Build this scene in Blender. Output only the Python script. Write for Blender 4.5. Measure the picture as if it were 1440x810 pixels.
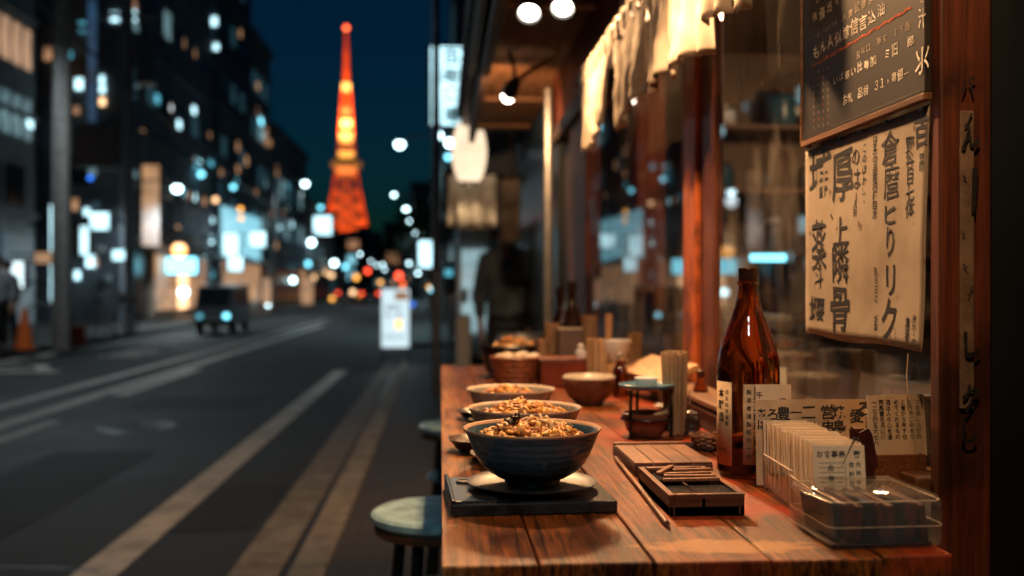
import bpy, bmesh, math, random
from mathutils import Vector, Matrix, Euler, noise
random.seed(7)
S = bpy.context.scene
for o in list(bpy.data.objects): bpy.data.objects.remove(o)
C = S.collection
PI = math.pi
R = math.radians

# ------------------------------------------------------------------ camera
CAM = Vector((0, 0, 1.25)); YAW = 4.085; FPX = 1400.0
cd = bpy.data.cameras.new('camera'); cam = bpy.data.objects.new('camera', cd); C.objects.link(cam)
cam.location = CAM; cam.rotation_euler = (R(90), 0, -R(YAW))
cd.lens = 35.0; cd.sensor_width = 36.0; cd.clip_end = 6000; cd.clip_start = 0.02
cd.dof.use_dof = True; cd.dof.focus_distance = 1.33; cd.dof.aperture_fstop = 2.8; cd.dof.aperture_blades = 0
S.camera = cam

# ------------------------------------------------------------------ world: clear sky just after dusk
w = bpy.data.worlds.new("World"); S.world = w; w.use_nodes = True
nt = w.node_tree; nt.nodes.clear()
sky = nt.nodes.new('ShaderNodeTexSky'); sky.sky_type = 'NISHITA'; sky.sun_disc = False
sky.sun_elevation = R(-2.0); sky.sun_rotation = R(0); sky.ozone_density = 4.0; sky.air_density = 1.2; sky.dust_density = 0.3
bg = nt.nodes.new('ShaderNodeBackground'); bg.inputs[1].default_value = 0.11
ow = nt.nodes.new('ShaderNodeOutputWorld')
tn = nt.nodes.new('ShaderNodeMixRGB'); tn.blend_type = 'MULTIPLY'; tn.inputs[0].default_value = 1; tn.inputs[2].default_value = (.10,.90,.80,1)   # teal dusk air
nt.links.new(sky.outputs[0], tn.inputs[1]); nt.links.new(tn.outputs[0], bg.inputs[0]); nt.links.new(bg.outputs[0], ow.inputs[0])

S.view_settings.view_transform = 'Standard'; S.view_settings.look = 'None'
S.view_settings.exposure = 0.0; S.view_settings.gamma = 1.0; S.view_settings.use_curve_mapping = False
S.render.engine = 'CYCLES'
cy = S.cycles
cy.use_denoising = True; cy.denoiser = 'OPENIMAGEDENOISE'; cy.denoising_input_passes = 'RGB_ALBEDO_NORMAL'
cy.max_bounces = 8; cy.diffuse_bounces = 3; cy.glossy_bounces = 4; cy.transmission_bounces = 8; cy.transparent_max_bounces = 16
cy.sample_clamp_indirect = 4.0; cy.caustics_reflective = False; cy.caustics_refractive = False
cy.use_adaptive_sampling = False

# ------------------------------------------------------------------ helpers
SY, CY = math.sin(R(YAW)), math.cos(R(YAW))
def ray(px, py):
    u = (px - 720) / FPX; v = (405 - py) / FPX
    return Vector((SY + u*CY, CY - u*SY, v))
def at_y(px, py, Y): d = ray(px, py); return CAM + d*(Y/d.y)
def at_x(px, py, X): d = ray(px, py); return CAM + d*(X/d.x)
def at_z(px, py, Z): d = ray(px, py); return CAM + d*((Z-CAM.z)/d.z)

class MB:
    def __init__(s): s.b = bmesh.new()
    def box(s, c, size, rot=None, bev=0.0, seg=2):
        m = Matrix.Translation(c)
        if rot: m = m @ Euler(rot).to_matrix().to_4x4()
        m = m @ Matrix.Diagonal((size[0], size[1], size[2], 1))
        r = bmesh.ops.create_cube(s.b, size=1.0, matrix=m)
        if bev > 0:
            es = list({e for v in r['verts'] for e in v.link_edges})
            bmesh.ops.bevel(s.b, geom=es, offset=bev, segments=seg, affect='EDGES', profile=0.5)
        return s
    def span(s, a, b, bev=0.0):
        c = [(a[i]+b[i])/2 for i in range(3)]; z = [abs(b[i]-a[i]) for i in range(3)]
        return s.box(c, z, None, bev)
    def cyl(s, p0, p1, r0, r1=None, n=12, caps=True):
        p0, p1 = Vector(p0), Vector(p1); d = p1-p0; r1 = r0 if r1 is None else r1
        m = Matrix.Translation((p0+p1)/2) @ d.to_track_quat('Z', 'Y').to_matrix().to_4x4()
        bmesh.ops.create_cone(s.b, cap_ends=caps, segments=n, radius1=max(r0, 1e-5), radius2=max(r1, 1e-5), depth=d.length, matrix=m)
        return s
    def sph(s, c, r, sc=(1,1,1), rot=(0,0,0), u=16, v=10):
        m = Matrix.Translation(c) @ Euler(rot).to_matrix().to_4x4() @ Matrix.Diagonal((*sc, 1))
        bmesh.ops.create_uvsphere(s.b, u_segments=u, v_segments=v, radius=r, matrix=m); return s
    def lathe(s, prof, c=(0,0,0), n=32, wob=0.0, seed=0, caps=True):
        rings = []
        for (r, z) in prof:
            ring = []
            for k in range(n):
                a = 2*PI*k/n
                rr = r*(1 + wob*noise.noise((math.cos(a)*1.5+seed, math.sin(a)*1.5, z*12)))
                ring.append(s.b.verts.new((c[0]+rr*math.cos(a), c[1]+rr*math.sin(a), c[2]+z)))
            rings.append(ring)
        for a, b in zip(rings[:-1], rings[1:]):
            for k in range(n):
                s.b.faces.new((a[k], a[(k+1) % n], b[(k+1) % n], b[k]))
        if caps and prof[0][0] > 0: s.b.faces.new(list(reversed(rings[0])))
        if caps and prof[-1][0] > 0: s.b.faces.new(rings[-1])
        return s
    def tube(s, pts, r, n=6):
        pts = [Vector(p) for p in pts]; prev = None
        for i, p in enumerate(pts):
            t = (pts[min(i+1, len(pts)-1)] - pts[max(i-1, 0)]).normalized()
            up = Vector((0,0,1)) if abs(t.z) < 0.95 else Vector((1,0,0))
            a = t.cross(up).normalized(); b = t.cross(a).normalized()
            rr = r[i] if isinstance(r, (list, tuple)) else r
            ring = [s.b.verts.new(p + (a*math.cos(2*PI*k/n) + b*math.sin(2*PI*k/n))*rr) for k in range(n)]
            if prev:
                for k in range(n): s.b.faces.new((prev[k], prev[(k+1) % n], ring[(k+1) % n], ring[k]))
            else: s.b.faces.new(list(reversed(ring)))
            prev = ring
        s.b.faces.new(prev); return s
    def prism(s, out, axis, a, b):
        def mk(p, d):
            if axis == 'x': return (d, p[0], p[1])
            if axis == 'y': return (p[0], d, p[1])
            return (p[0], p[1], d)
        A = [s.b.verts.new(mk(p, a)) for p in out]; B = [s.b.verts.new(mk(p, b)) for p in out]
        s.b.faces.new(A); s.b.faces.new(list(reversed(B))); n = len(out)
        for i in range(n): s.b.faces.new((A[i], A[(i+1) % n], B[(i+1) % n], B[i]))
        return s
    def quad(s, *p): s.b.faces.new([s.b.verts.new(q) for q in p]); return s
    def xf(s, m): s.b.transform(m); return s
    def build(s, name, mat, parent=None, smooth=False, bevel=0, angle=35):
        bmesh.ops.recalc_face_normals(s.b, faces=s.b.faces)
        me = bpy.data.meshes.new(name); s.b.to_mesh(me); s.b.free()
        if mat: me.materials.append(mat)
        if smooth:
            me.shade_smooth(); me.set_sharp_from_angle(angle=R(angle))
        o = bpy.data.objects.new(name, me); C.objects.link(o)
        if parent: o.parent = parent
        if bevel:
            md = o.modifiers.new('bevel', 'BEVEL'); md.width = bevel; md.segments = 2; md.limit_method = 'ANGLE'; md.angle_limit = R(40)
        return o

def thing(name, label, cat, loc=(0,0,0), rz=0.0, group=None):
    o = bpy.data.objects.new(name, None); C.objects.link(o)
    o.location = loc; o.rotation_euler = (0,0,rz); o['label'] = label; o['category'] = cat
    o.empty_display_size = .1
    if group: o['group'] = group
    return o
def adopt(o, parent):
    # parent a mesh whose vertices are in world coordinates
    o.parent = parent
    o.matrix_parent_inverse = (Matrix.Translation(parent.location) @ parent.rotation_euler.to_matrix().to_4x4()).inverted()
    return o
def tag(o, label, cat, group=None):
    o['label'] = label; o['category'] = cat
    if group: o['group'] = group
    return o
def struct(o, kind='structure', label=None):
    o['kind'] = kind
    if label: o['label'] = label
    return o
def kids(o): return [c for c in S.objects if c.parent == o]
def copy_tree(o, loc=None, rz=None, label=None, group=None, parent=None):
    c = o.copy(); C.objects.link(c)
    if parent is not None: c.parent = parent
    if loc is not None: c.location = loc
    if rz is not None: c.rotation_euler = (0,0,rz)
    if label: c['label'] = label
    if group: c['group'] = group
    for ch in kids(o): copy_tree(ch, parent=c)
    return c

# ------------------------------------------------------------------ materials
def new(name):
    m = bpy.data.materials.new(name); m.use_nodes = True
    return m, m.node_tree, m.node_tree.nodes['Principled BSDF']
def mix_noise(t, c1, c2, scale=(1,1,1), sc=5.0, detail=6, lo=.35, hi=.65, dist=0.0, coord='Object', rough=.6):
    tc = t.nodes.new('ShaderNodeTexCoord'); mp = t.nodes.new('ShaderNodeMapping'); mp.inputs['Scale'].default_value = scale
    nz = t.nodes.new('ShaderNodeTexNoise'); nz.inputs['Scale'].default_value = sc; nz.inputs['Detail'].default_value = detail
    nz.inputs['Roughness'].default_value = rough; nz.inputs['Distortion'].default_value = dist
    rp = t.nodes.new('ShaderNodeValToRGB'); e = rp.color_ramp.elements
    e[0].position = lo; e[1].position = hi; e[0].color = (*c1, 1); e[1].color = (*c2, 1)
    t.links.new(tc.outputs[coord], mp.inputs[0]); t.links.new(mp.outputs[0], nz.inputs[0]); t.links.new(nz.outputs[0], rp.inputs[0])
    return rp, nz
def bump(t, p, src, st=.3, d=.002):
    b = t.nodes.new('ShaderNodeBump'); b.inputs['Strength'].default_value = st; b.inputs['Distance'].default_value = d
    t.links.new(src, b.inputs['Height']); t.links.new(b.outputs[0], p.inputs['Normal'])
def paint(name, c, rough=.5, metal=0.0, var=.25, sc=8, spec=.5, bmp=0.0, scale=(1,1,1)):
    m, t, p = new(name)
    rp, nz = mix_noise(t, tuple(x*(1-var) for x in c), tuple(min(1, x*(1+var)) for x in c), sc=sc, scale=scale)
    t.links.new(rp.outputs[0], p.inputs['Base Color'])
    p.inputs['Roughness'].default_value = rough; p.inputs['Metallic'].default_value = metal; p.inputs['Specular IOR Level'].default_value = spec
    if bmp: bump(t, p, nz.outputs[0], bmp)
    return m
def wood(name, dark, light, axis='y', sc=1.0, rough=.4, bmp=.35, stain=None, coat=0.0):
    m, t, p = new(name)
    s = {'x': (2.5,60,60), 'y': (60,2.5,60), 'z': (60,60,2.5)}[axis]
    s = tuple(v*sc for v in s)
    rp, nz = mix_noise(t, dark, light, scale=s, sc=1.6, detail=8, lo=.3, hi=.72, dist=.4)
    r2, n2 = mix_noise(t, (.45,.42,.4), (1,1,1), sc=3.2, detail=5, lo=.25, hi=.6)
    mx = t.nodes.new('ShaderNodeMixRGB'); mx.blend_type = 'MULTIPLY'; mx.inputs[0].default_value = .8
    t.links.new(rp.outputs[0], mx.inputs[1]); t.links.new(r2.outputs[0], mx.inputs[2])
    out = mx.outputs[0]
    if stain:
        r3, n3 = mix_noise(t, (0,0,0), (1,1,1), sc=5.5, detail=7, lo=.52, hi=.62, scale=(1,1,1))
        m3 = t.nodes.new('ShaderNodeMixRGB'); m3.inputs[2].default_value = (*stain, 1)
        ml = t.nodes.new('ShaderNodeMath'); ml.operation = 'MULTIPLY'; ml.inputs[1].default_value = .75
        t.links.new(r3.outputs[0], ml.inputs[0]); t.links.new(ml.outputs[0], m3.inputs[0]); t.links.new(out, m3.inputs[1]); out = m3.outputs[0]
    t.links.new(out, p.inputs['Base Color'])
    rr = t.nodes.new('ShaderNodeMapRange'); rr.inputs[3].default_value = rough-.12; rr.inputs[4].default_value = rough+.18
    t.links.new(n2.outputs[0], rr.inputs[0]); t.links.new(rr.outputs[0], p.inputs['Roughness'])
    p.inputs['Coat Weight'].default_value = coat; p.inputs['Coat Roughness'].default_value = .25
    bump(t, p, nz.outputs[0], bmp, .0015)
    return m
def emit(name, c, st, base=(.5,.5,.5), grad=None, sc=6):
    m, t, p = new(name)
    p.inputs['Base Color'].default_value = (*base, 1); p.inputs['Roughness'].default_value = .5
    if grad:
        rp, _ = mix_noise(t, tuple(x*grad for x in c), c, sc=sc, lo=.35, hi=.6, detail=3)
        t.links.new(rp.outputs[0], p.inputs['Emission Color'])
    else: p.inputs['Emission Color'].default_value = (*c, 1)
    p.inputs['Emission Strength'].default_value = st
    return m
def pane_glass(name, tint=(.93,.95,.95), dirt=.06, rough=.0, lo=.45):
    m, t, p = new(name); t.nodes.remove(p)
    o = t.nodes['Material Output']
    tr = t.nodes.new('ShaderNodeBsdfTransparent'); tr.inputs[0].default_value = (*tint, 1)
    gl = t.nodes.new('ShaderNodeBsdfGlossy'); gl.inputs['Roughness'].default_value = rough
    fr = t.nodes.new('ShaderNodeFresnel'); fr.inputs[0].default_value = 1.5
    gb = t.nodes.new('ShaderNodeNewGeometry'); iv = t.nodes.new('ShaderNodeMath'); iv.operation = 'SUBTRACT'; iv.inputs[0].default_value = 1.0; t.links.new(gb.outputs['Backfacing'], iv.inputs[1])
    fm = t.nodes.new('ShaderNodeMath'); fm.operation = 'MULTIPLY'; t.links.new(fr.outputs[0], fm.inputs[0]); t.links.new(iv.outputs[0], fm.inputs[1])   # the far face of a thin pane only passes light on
    mx = t.nodes.new('ShaderNodeMixShader'); t.links.new(fm.outputs[0], mx.inputs[0]); t.links.new(tr.outputs[0], mx.inputs[1]); t.links.new(gl.outputs[0], mx.inputs[2])
    df = t.nodes.new('ShaderNodeBsdfDiffuse'); df.inputs[0].default_value = (.55,.5,.45,1)
    rp, nz = mix_noise(t, (0,0,0), (dirt*2,)*3, scale=(1,1.4,.6), sc=5, detail=8, lo=lo, hi=.85)
    m2 = t.nodes.new('ShaderNodeMixShader'); t.links.new(rp.outputs[0], m2.inputs[0]); t.links.new(mx.outputs[0], m2.inputs[1]); t.links.new(df.outputs[0], m2.inputs[2])
    t.links.new(m2.outputs[0], o.inputs[0])
    return m

M = {}
# counter: worn orange-red planks with pale rubbed edge and tape scuffs
ZC_ = .975
def counter_mat():
    m, t, p = new('counter_wood')
    rp, nz = mix_noise(t, (.014,.0035,.0015), (.31,.085,.011), scale=(150,4.2,40), sc=1.3, detail=10, lo=.42, hi=.60, dist=.8, rough=.78)
    r2, n2 = mix_noise(t, (.14,.07,.05), (1,1,1), scale=(2.2,1,1), sc=7.0, detail=9, lo=.34, hi=.56)
    mx = t.nodes.new('ShaderNodeMixRGB'); mx.blend_type = 'MULTIPLY'; mx.inputs[0].default_value = .85
    t.links.new(rp.outputs[0], mx.inputs[1]); t.links.new(r2.outputs[0], mx.inputs[2])
    # red lacquer remains on the shop side
    r4, _ = mix_noise(t, (0,0,0), (1,1,1), sc=7, detail=9, lo=.47, hi=.56)
    tc = t.nodes.new('ShaderNodeTexCoord'); sp = t.nodes.new('ShaderNodeSeparateXYZ'); t.links.new(tc.outputs['Object'], sp.inputs[0])
    g = t.nodes.new('ShaderNodeMapRange'); g.inputs[1].default_value = .2; g.inputs[2].default_value = .36; t.links.new(sp.outputs[0], g.inputs[0])
    mm = t.nodes.new('ShaderNodeMath'); mm.operation = 'MULTIPLY'; t.links.new(r4.outputs[0], mm.inputs[0]); t.links.new(g.outputs[0], mm.inputs[1])
    m4 = t.nodes.new('ShaderNodeMixRGB'); m4.inputs[2].default_value = (.33,.042,.012,1)
    m5 = t.nodes.new('ShaderNodeMath'); m5.operation = 'MULTIPLY'; m5.inputs[1].default_value = .8; t.links.new(mm.outputs[0], m5.inputs[0])
    t.links.new(m5.outputs[0], m4.inputs[0]); t.links.new(mx.outputs[0], m4.inputs[1])
    # pale rubbed street-side edge
    g2 = t.nodes.new('ShaderNodeMapRange'); g2.inputs[1].default_value = .055; g2.inputs[2].default_value = .0; t.links.new(sp.outputs[0], g2.inputs[0])
    r5, _ = mix_noise(t, (.1,.1,.1), (1,1,1), scale=(40,4,10), sc=2, detail=6, lo=.35, hi=.65)
    m6 = t.nodes.new('ShaderNodeMath'); m6.operation = 'MULTIPLY'; t.links.new(g2.outputs[0], m6.inputs[0]); t.links.new(r5.outputs[0], m6.inputs[1])
    m7 = t.nodes.new('ShaderNodeMixRGB'); m7.inputs[2].default_value = (.40,.20,.08,1); t.links.new(m6.outputs[0], m7.inputs[0]); t.links.new(m4.outputs[0], m7.inputs[1])
    # worn bare patch at the near end
    dv = t.nodes.new('ShaderNodeVectorMath'); dv.operation = 'SUBTRACT'; dv.inputs[1].default_value = (.30,1.045,ZC_); t.links.new(tc.outputs['Object'], dv.inputs[0])
    ds = t.nodes.new('ShaderNodeVectorMath'); ds.operation = 'MULTIPLY'; ds.inputs[1].default_value = (1/.115,1/.038,0); t.links.new(dv.outputs[0], ds.inputs[0])
    ln = t.nodes.new('ShaderNodeVectorMath'); ln.operation = 'LENGTH'; t.links.new(ds.outputs[0], ln.inputs[0])
    r9, n9 = mix_noise(t, (0,0,0), (1,1,1), sc=26, detail=8, lo=.3, hi=.7, scale=(1,2,1))
    a9 = t.nodes.new('ShaderNodeMath'); a9.operation = 'ADD'; t.links.new(ln.outputs['Value'], a9.inputs[0]); m9 = t.nodes.new('ShaderNodeMath'); m9.operation = 'MULTIPLY'; m9.inputs[1].default_value = 1.5; t.links.new(n9.outputs[0], m9.inputs[0]); t.links.new(m9.outputs[0], a9.inputs[1])
    g9 = t.nodes.new('ShaderNodeMapRange'); g9.inputs[1].default_value = 1.55; g9.inputs[2].default_value = 1.40; t.links.new(a9.outputs[0], g9.inputs[0])
    x9 = t.nodes.new('ShaderNodeMixRGB'); x9.inputs[2].default_value = (.40,.19,.065,1); k9 = t.nodes.new('ShaderNodeMath'); k9.operation = 'MULTIPLY'; k9.inputs[1].default_value = .8; t.links.new(g9.outputs[0], k9.inputs[0]); t.links.new(k9.outputs[0], x9.inputs[0]); t.links.new(m7.outputs[0], x9.inputs[1])
    out9 = x9.outputs[0]
    # fine scratches and old cup rings
    rS, nS = mix_noise(t, (1,1,1), (.25,.2,.17), scale=(9,160,1), sc=2.0, detail=3, lo=.66, hi=.70)
    rT, nT = mix_noise(t, (0,0,0), (.28,.28,.28), scale=(260,9,1), sc=1.0, detail=4, lo=.62, hi=.70)
    s1 = t.nodes.new('ShaderNodeMixRGB'); s1.blend_type = 'MULTIPLY'; s1.inputs[0].default_value = .8; t.links.new(out9, s1.inputs[1]); t.links.new(rS.outputs[0], s1.inputs[2])
    s2 = t.nodes.new('ShaderNodeMixRGB'); s2.inputs[2].default_value = (.46,.22,.07,1); t.links.new(rT.outputs[0], s2.inputs[0]); t.links.new(s1.outputs[0], s2.inputs[1]); out9 = s2.outputs[0]
    for cx, cy, rr_ in ((.29,1.19,.036),(.17,1.10,.042),(.40,1.13,.030),(.22,1.55,.04)):
        v1 = t.nodes.new('ShaderNodeVectorMath'); v1.operation = 'DISTANCE'; v1.inputs[1].default_value = (cx,cy,ZC_); t.links.new(tc.outputs['Object'], v1.inputs[0])
        v2 = t.nodes.new('ShaderNodeMath'); v2.operation = 'SUBTRACT'; v2.inputs[1].default_value = rr_; t.links.new(v1.outputs['Value'], v2.inputs[0])
        v3 = t.nodes.new('ShaderNodeMath'); v3.operation = 'ABSOLUTE'; t.links.new(v2.outputs[0], v3.inputs[0])
        v4 = t.nodes.new('ShaderNodeMapRange'); v4.inputs[1].default_value = .0035; v4.inputs[2].default_value = .0005; t.links.new(v3.outputs[0], v4.inputs[0])
        v5 = t.nodes.new('ShaderNodeMath'); v5.operation = 'MULTIPLY'; t.links.new(v4.outputs[0], v5.inputs[0]); t.links.new(n9.outputs[0], v5.inputs[1])
        v6 = t.nodes.new('ShaderNodeMixRGB'); v6.inputs[2].default_value = (.03,.012,.008,1); t.links.new(v5.outputs[0], v6.inputs[0]); t.links.new(out9, v6.inputs[1]); out9 = v6.outputs[0]
    t.links.new(out9, p.inputs['Base Color'])
    rr = t.nodes.new('ShaderNodeMapRange'); rr.inputs[3].default_value = .2; rr.inputs[4].default_value = .5
    t.links.new(n2.outputs[0], rr.inputs[0]); t.links.new(rr.outputs[0], p.inputs['Roughness']); p.inputs['Specular IOR Level'].default_value = .24
    bump(t, p, nz.outputs[0], .8, .002)
    return m
M['counter'] = counter_mat()
M['red_wood'] = wood('red_wood', (.28,.050,.010), (.72,.18,.034), 'z', 1, .5, .3, stain=(.05,.010,.004))
M['red_wood_h'] = wood('red_wood_beam', (.08,.014,.006), (.24,.05,.018), 'y', 1, .45, .3, stain=(.03,.008,.004))
M['post_wood'] = wood('post_wood', (.045,.011,.006), (.21,.055,.024), 'z', 1.3, .5, .5, stain=(.02,.006,.003))
M['dark_wood'] = wood('dark_wood', (.018,.010,.006), (.06,.03,.018), 'y', 1, .55)
M['dark_wood_z'] = wood('dark_wood_upright', (.012,.008,.006), (.045,.026,.018), 'z', 1, .6)
M['ceil_wood'] = wood('ceiling_wood', (.10,.045,.020), (.40,.19,.085), 'y', .6, .6)
M['tan_wood'] = wood('tan_wood', (.40,.21,.09), (.68,.42,.20), 'y', 1, .5)
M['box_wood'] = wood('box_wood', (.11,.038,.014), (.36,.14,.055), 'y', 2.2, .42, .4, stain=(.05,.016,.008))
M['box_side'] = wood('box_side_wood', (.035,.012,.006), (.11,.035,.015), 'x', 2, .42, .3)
M['ledge_wood'] = wood('ledge_wood', (.10,.045,.020), (.30,.15,.07), 'y', 1, .5, .4)
M['chop'] = wood('chopstick_wood', (.60,.37,.18), (.85,.62,.36), 'z', 1, .55, .1)
_t = M['chop'].node_tree; _p = _t.nodes['Principled BSDF']; _oi = _t.nodes.new('ShaderNodeObjectInfo'); _r = _t.nodes.new('ShaderNodeValToRGB')
_r.color_ramp.elements[0].color = (.45,.40,.36,1); _r.color_ramp.elements[1].color = (1,1,1,1); _t.links.new(_oi.outputs['Random'], _r.inputs[0])
_m = _t.nodes.new('ShaderNodeMixRGB'); _m.blend_type = 'MULTIPLY'; _m.inputs[0].default_value = 1; _src = _p.inputs['Base Color'].links[0].from_socket
_t.links.new(_src, _m.inputs[1]); _t.links.new(_r.outputs[0], _m.inputs[2]); _t.links.new(_m.outputs[0], _p.inputs['Base Color'])
M['shutter'] = paint('shutter_paint', (.008,.012,.016), .45, sc=3)
M['black'] = paint('black_iron', (.012,.012,.013), .35, .4, sc=30)
M['slate'] = paint('slate_glaze', (.012,.015,.018), .24, 0, .8, sc=26, bmp=.35, spec=.5)
M['plate_dark'] = paint('plate_matt_black', (.016,.018,.020), .32, 0, .7, sc=18, bmp=.25, spec=.28)
M['slate_brown'] = paint('brown_glaze', (.045,.022,.013), .32, 0, .5, sc=30, bmp=.1)
M['pale_glaze'] = paint('pale_glaze', (.50,.43,.34), .35, 0, .25, sc=18)
M['terra'] = paint('brown_clay', (.14,.055,.028), .5, 0, .35, sc=30, bmp=.3)
M['white_glaze'] = paint('white_glaze', (.72,.70,.66), .25, 0, .08)
M['blue_rim'] = paint('blue_glaze', (.06,.15,.22), .25, 0, .4, sc=30)
M['steel'] = paint('brushed_steel', (.36,.34,.31), .38, .8, .2, sc=40)
M['grey_metal'] = paint('grey_metal', (.25,.25,.25), .45, .6)
M['concrete'] = paint('concrete', (.26,.25,.23), .85, 0, .25, sc=9, bmp=.3)
M['kerb'] = paint('kerb_stone', (.34,.31,.27), .8, 0, .3, sc=7, bmp=.3)
M['gutter'] = paint('gutter_concrete', (.27,.25,.22), .8, 0, .3, sc=7, bmp=.3)
M['pave'] = None
M['cloth'] = paint('noren_linen', (.60,.53,.44), .9, 0, .12, sc=14, spec=.1, bmp=.2)
M['banner'] = paint('grey_banner_cloth', (.52,.49,.44), .9, 0, .25, sc=5, spec=.1)
M['paper'] = None
M['card'] = paint('card_paper', (.70,.56,.40), .8, 0, .10, sc=20, spec=.2)
M['card_edge'] = paint('card_stock', (.72,.56,.37), .8, 0, .10, sc=60, spec=.2, scale=(1,1,.1))
M['kraft'] = paint('kraft_paper', (.50,.36,.22), .8, 0, .2, sc=18, spec=.2)
M['ink'] = paint('ink', (.012,.012,.013), .6, 0, .4, sc=20)
M['faint_ink'] = paint('faint_ink', (.08,.06,.05), .7, 0, .4, sc=20)
M['chalk'] = paint('chalk', (.82,.74,.62), .9, 0, .45, sc=60, spec=.1)
M['chalk_dim'] = paint('chalk_faint', (.42,.37,.30), .9, 0, .4, sc=60, spec=.1)
M['chalk_red'] = paint('chalk_red', (.62,.14,.05), .9, 0, .4, sc=60, spec=.1)
M['board'] = paint('blackboard', (.020,.017,.015), .6, 0, .5, sc=6)
M['leather'] = paint('dark_red_leather', (.06,.014,.010), .35, 0, .4, sc=20, bmp=.2)
M['road_paint'] = paint('road_paint', (.70,.65,.56), .7, 0, .3, sc=5, bmp=.2)

def asphalt():
    m, t, p = new('asphalt')
    rp, nz = mix_noise(t, (.020,.021,.023), (.044,.044,.044), sc=160, detail=4, lo=.3, hi=.7)
    r2, n2 = mix_noise(t, (.45,.45,.46), (1.3,1.25,1.2), sc=.6, detail=9, lo=.3, hi=.7)
    mx = t.nodes.new('ShaderNodeMixRGB'); mx.blend_type = 'MULTIPLY'; mx.inputs[0].default_value = 1
    t.links.new(rp.outputs[0], mx.inputs[1]); t.links.new(r2.outputs[0], mx.inputs[2]); t.links.new(mx.outputs[0], p.inputs['Base Color'])
    rr = t.nodes.new('ShaderNodeMapRange'); rr.inputs[3].default_value = .5; rr.inputs[4].default_value = .85
    t.links.new(n2.outputs[0], rr.inputs[0]); t.links.new(rr.outputs[0], p.inputs['Roughness'])
    bump(t, p, nz.outputs[0], .5, .004); return m
M['asphalt'] = asphalt()
def paving():
    m, t, p = new('paving')
    tc = t.nodes.new('ShaderNodeTexCoord'); br = t.nodes.new('ShaderNodeTexBrick')
    br.inputs['Scale'].default_value = 3.2; br.inputs['Mortar Size'].default_value = .015
    br.inputs['Color1'].default_value = (.060,.055,.050,1); br.inputs['Color2'].default_value = (.085,.075,.066,1); br.inputs['Mortar'].default_value = (.03,.03,.03,1)
    t.links.new(tc.outputs['Object'], br.inputs[0]); t.links.new(br.outputs[0], p.inputs['Base Color'])
    p.inputs['Roughness'].default_value = .6; bump(t, p, br.outputs['Fac'], -.3, .004); return m
M['pave'] = paving()
def paper():
    m, t, p = new('aged_paper')
    rp, nz = mix_noise(t, (.27,.22,.165), (.39,.335,.265), sc=9, detail=7, lo=.3, hi=.6)
    r2, n2 = mix_noise(t, (1,1,1), (.45,.36,.28), sc=34, detail=2, lo=.68, hi=.74)
    mx = t.nodes.new('ShaderNodeMixRGB'); mx.blend_type = 'MULTIPLY'; mx.inputs[0].default_value = 1
    t.links.new(rp.outputs[0], mx.inputs[1]); t.links.new(r2.outputs[0], mx.inputs[2]); t.links.new(mx.outputs[0], p.inputs['Base Color'])
    p.inputs['Roughness'].default_value = .7; bump(t, p, nz.outputs[0], .4, .003); return m
M['paper'] = paper()
M['pane'] = pane_glass('window_glass', (.96,.97,.97), .10)
M['acrylic'] = pane_glass('clear_acrylic', (.96,.95,.93), .03, .03)
M['plastic'] = pane_glass('scuffed_clear_plastic', (.90,.86,.80), .085, .05, .30)
M['cup_plastic'] = pane_glass('frosted_cup', (.85,.86,.85), .30, .15)
def brown_glass():
    m, t, p = new('brown_bottle_glass')
    p.inputs['Base Color'].default_value = (.28,.072,.013,1); p.inputs['Transmission Weight'].default_value = 1; p.inputs['Roughness'].default_value = .02
    p.inputs['IOR'].default_value = 1.45; return m
M['bottle'] = brown_glass()
def bowl_mat(name, out_d, out_l, rim):
    m, t, p = new(name)
    rp, nz = mix_noise(t, out_d, out_l, scale=(1,1,9), sc=9, detail=6, lo=.3, hi=.7)
    r2, n2 = mix_noise(t, (0,0,0), (1,1,1), sc=45, detail=3, lo=.56, hi=.66)
    mx = t.nodes.new('ShaderNodeMixRGB'); mx.inputs[2].default_value = (out_l[0]*2.3, out_l[1]*2.1, out_l[2]*1.9, 1)
    ml = t.nodes.new('ShaderNodeMath'); ml.operation = 'MULTIPLY'; ml.inputs[1].default_value = .5; t.links.new(r2.outputs[0], ml.inputs[0])
    t.links.new(ml.outputs[0], mx.inputs[0]); t.links.new(rp.outputs[0], mx.inputs[1])
    # bare clay rim above the glaze line
    tc = t.nodes.new('ShaderNodeTexCoord'); sp = t.nodes.new('ShaderNodeSeparateXYZ'); t.links.new(tc.outputs['Object'], sp.inputs[0])
    g = t.nodes.new('ShaderNodeMapRange'); g.inputs[1].default_value = .0680; g.inputs[2].default_value = .0700; t.links.new(sp.outputs[2], g.inputs[0])
    m2 = t.nodes.new('ShaderNodeMixRGB'); m2.inputs[2].default_value = (*rim, 1); t.links.new(g.outputs[0], m2.inputs[0]); t.links.new(mx.outputs[0], m2.inputs[1])
    t.links.new(m2.outputs[0], p.inputs['Base Color']); p.inputs['Roughness'].default_value = .28
    wv = t.nodes.new('ShaderNodeTexWave'); wv.bands_direction = 'Z'; wv.inputs['Scale'].default_value = 37; wv.inputs['Distortion'].default_value = 3.5; wv.inputs['Detail'].default_value = 2
    t.links.new(tc.outputs['Object'], wv.inputs[0]); ad = t.nodes.new('ShaderNodeMath'); ad.operation = 'ADD'; t.links.new(wv.outputs['Fac'], ad.inputs[0]); t.links.new(nz.outputs[0], ad.inputs[1])
    bump(t, p, ad.outputs[0], .28, .0007); return m
M['bowl_dark'] = bowl_mat('blue_black_bowl_glaze', (.020,.055,.085), (.060,.120,.160), (.55,.34,.20))
M['bowl_grey'] = bowl_mat('grey_green_bowl_glaze', (.12,.115,.10), (.23,.22,.19), (.58,.46,.34))
M['bowl_pale'] = bowl_mat('pale_grey_bowl_glaze', (.15,.15,.14), (.28,.26,.23), (.60,.50,.38))
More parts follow.
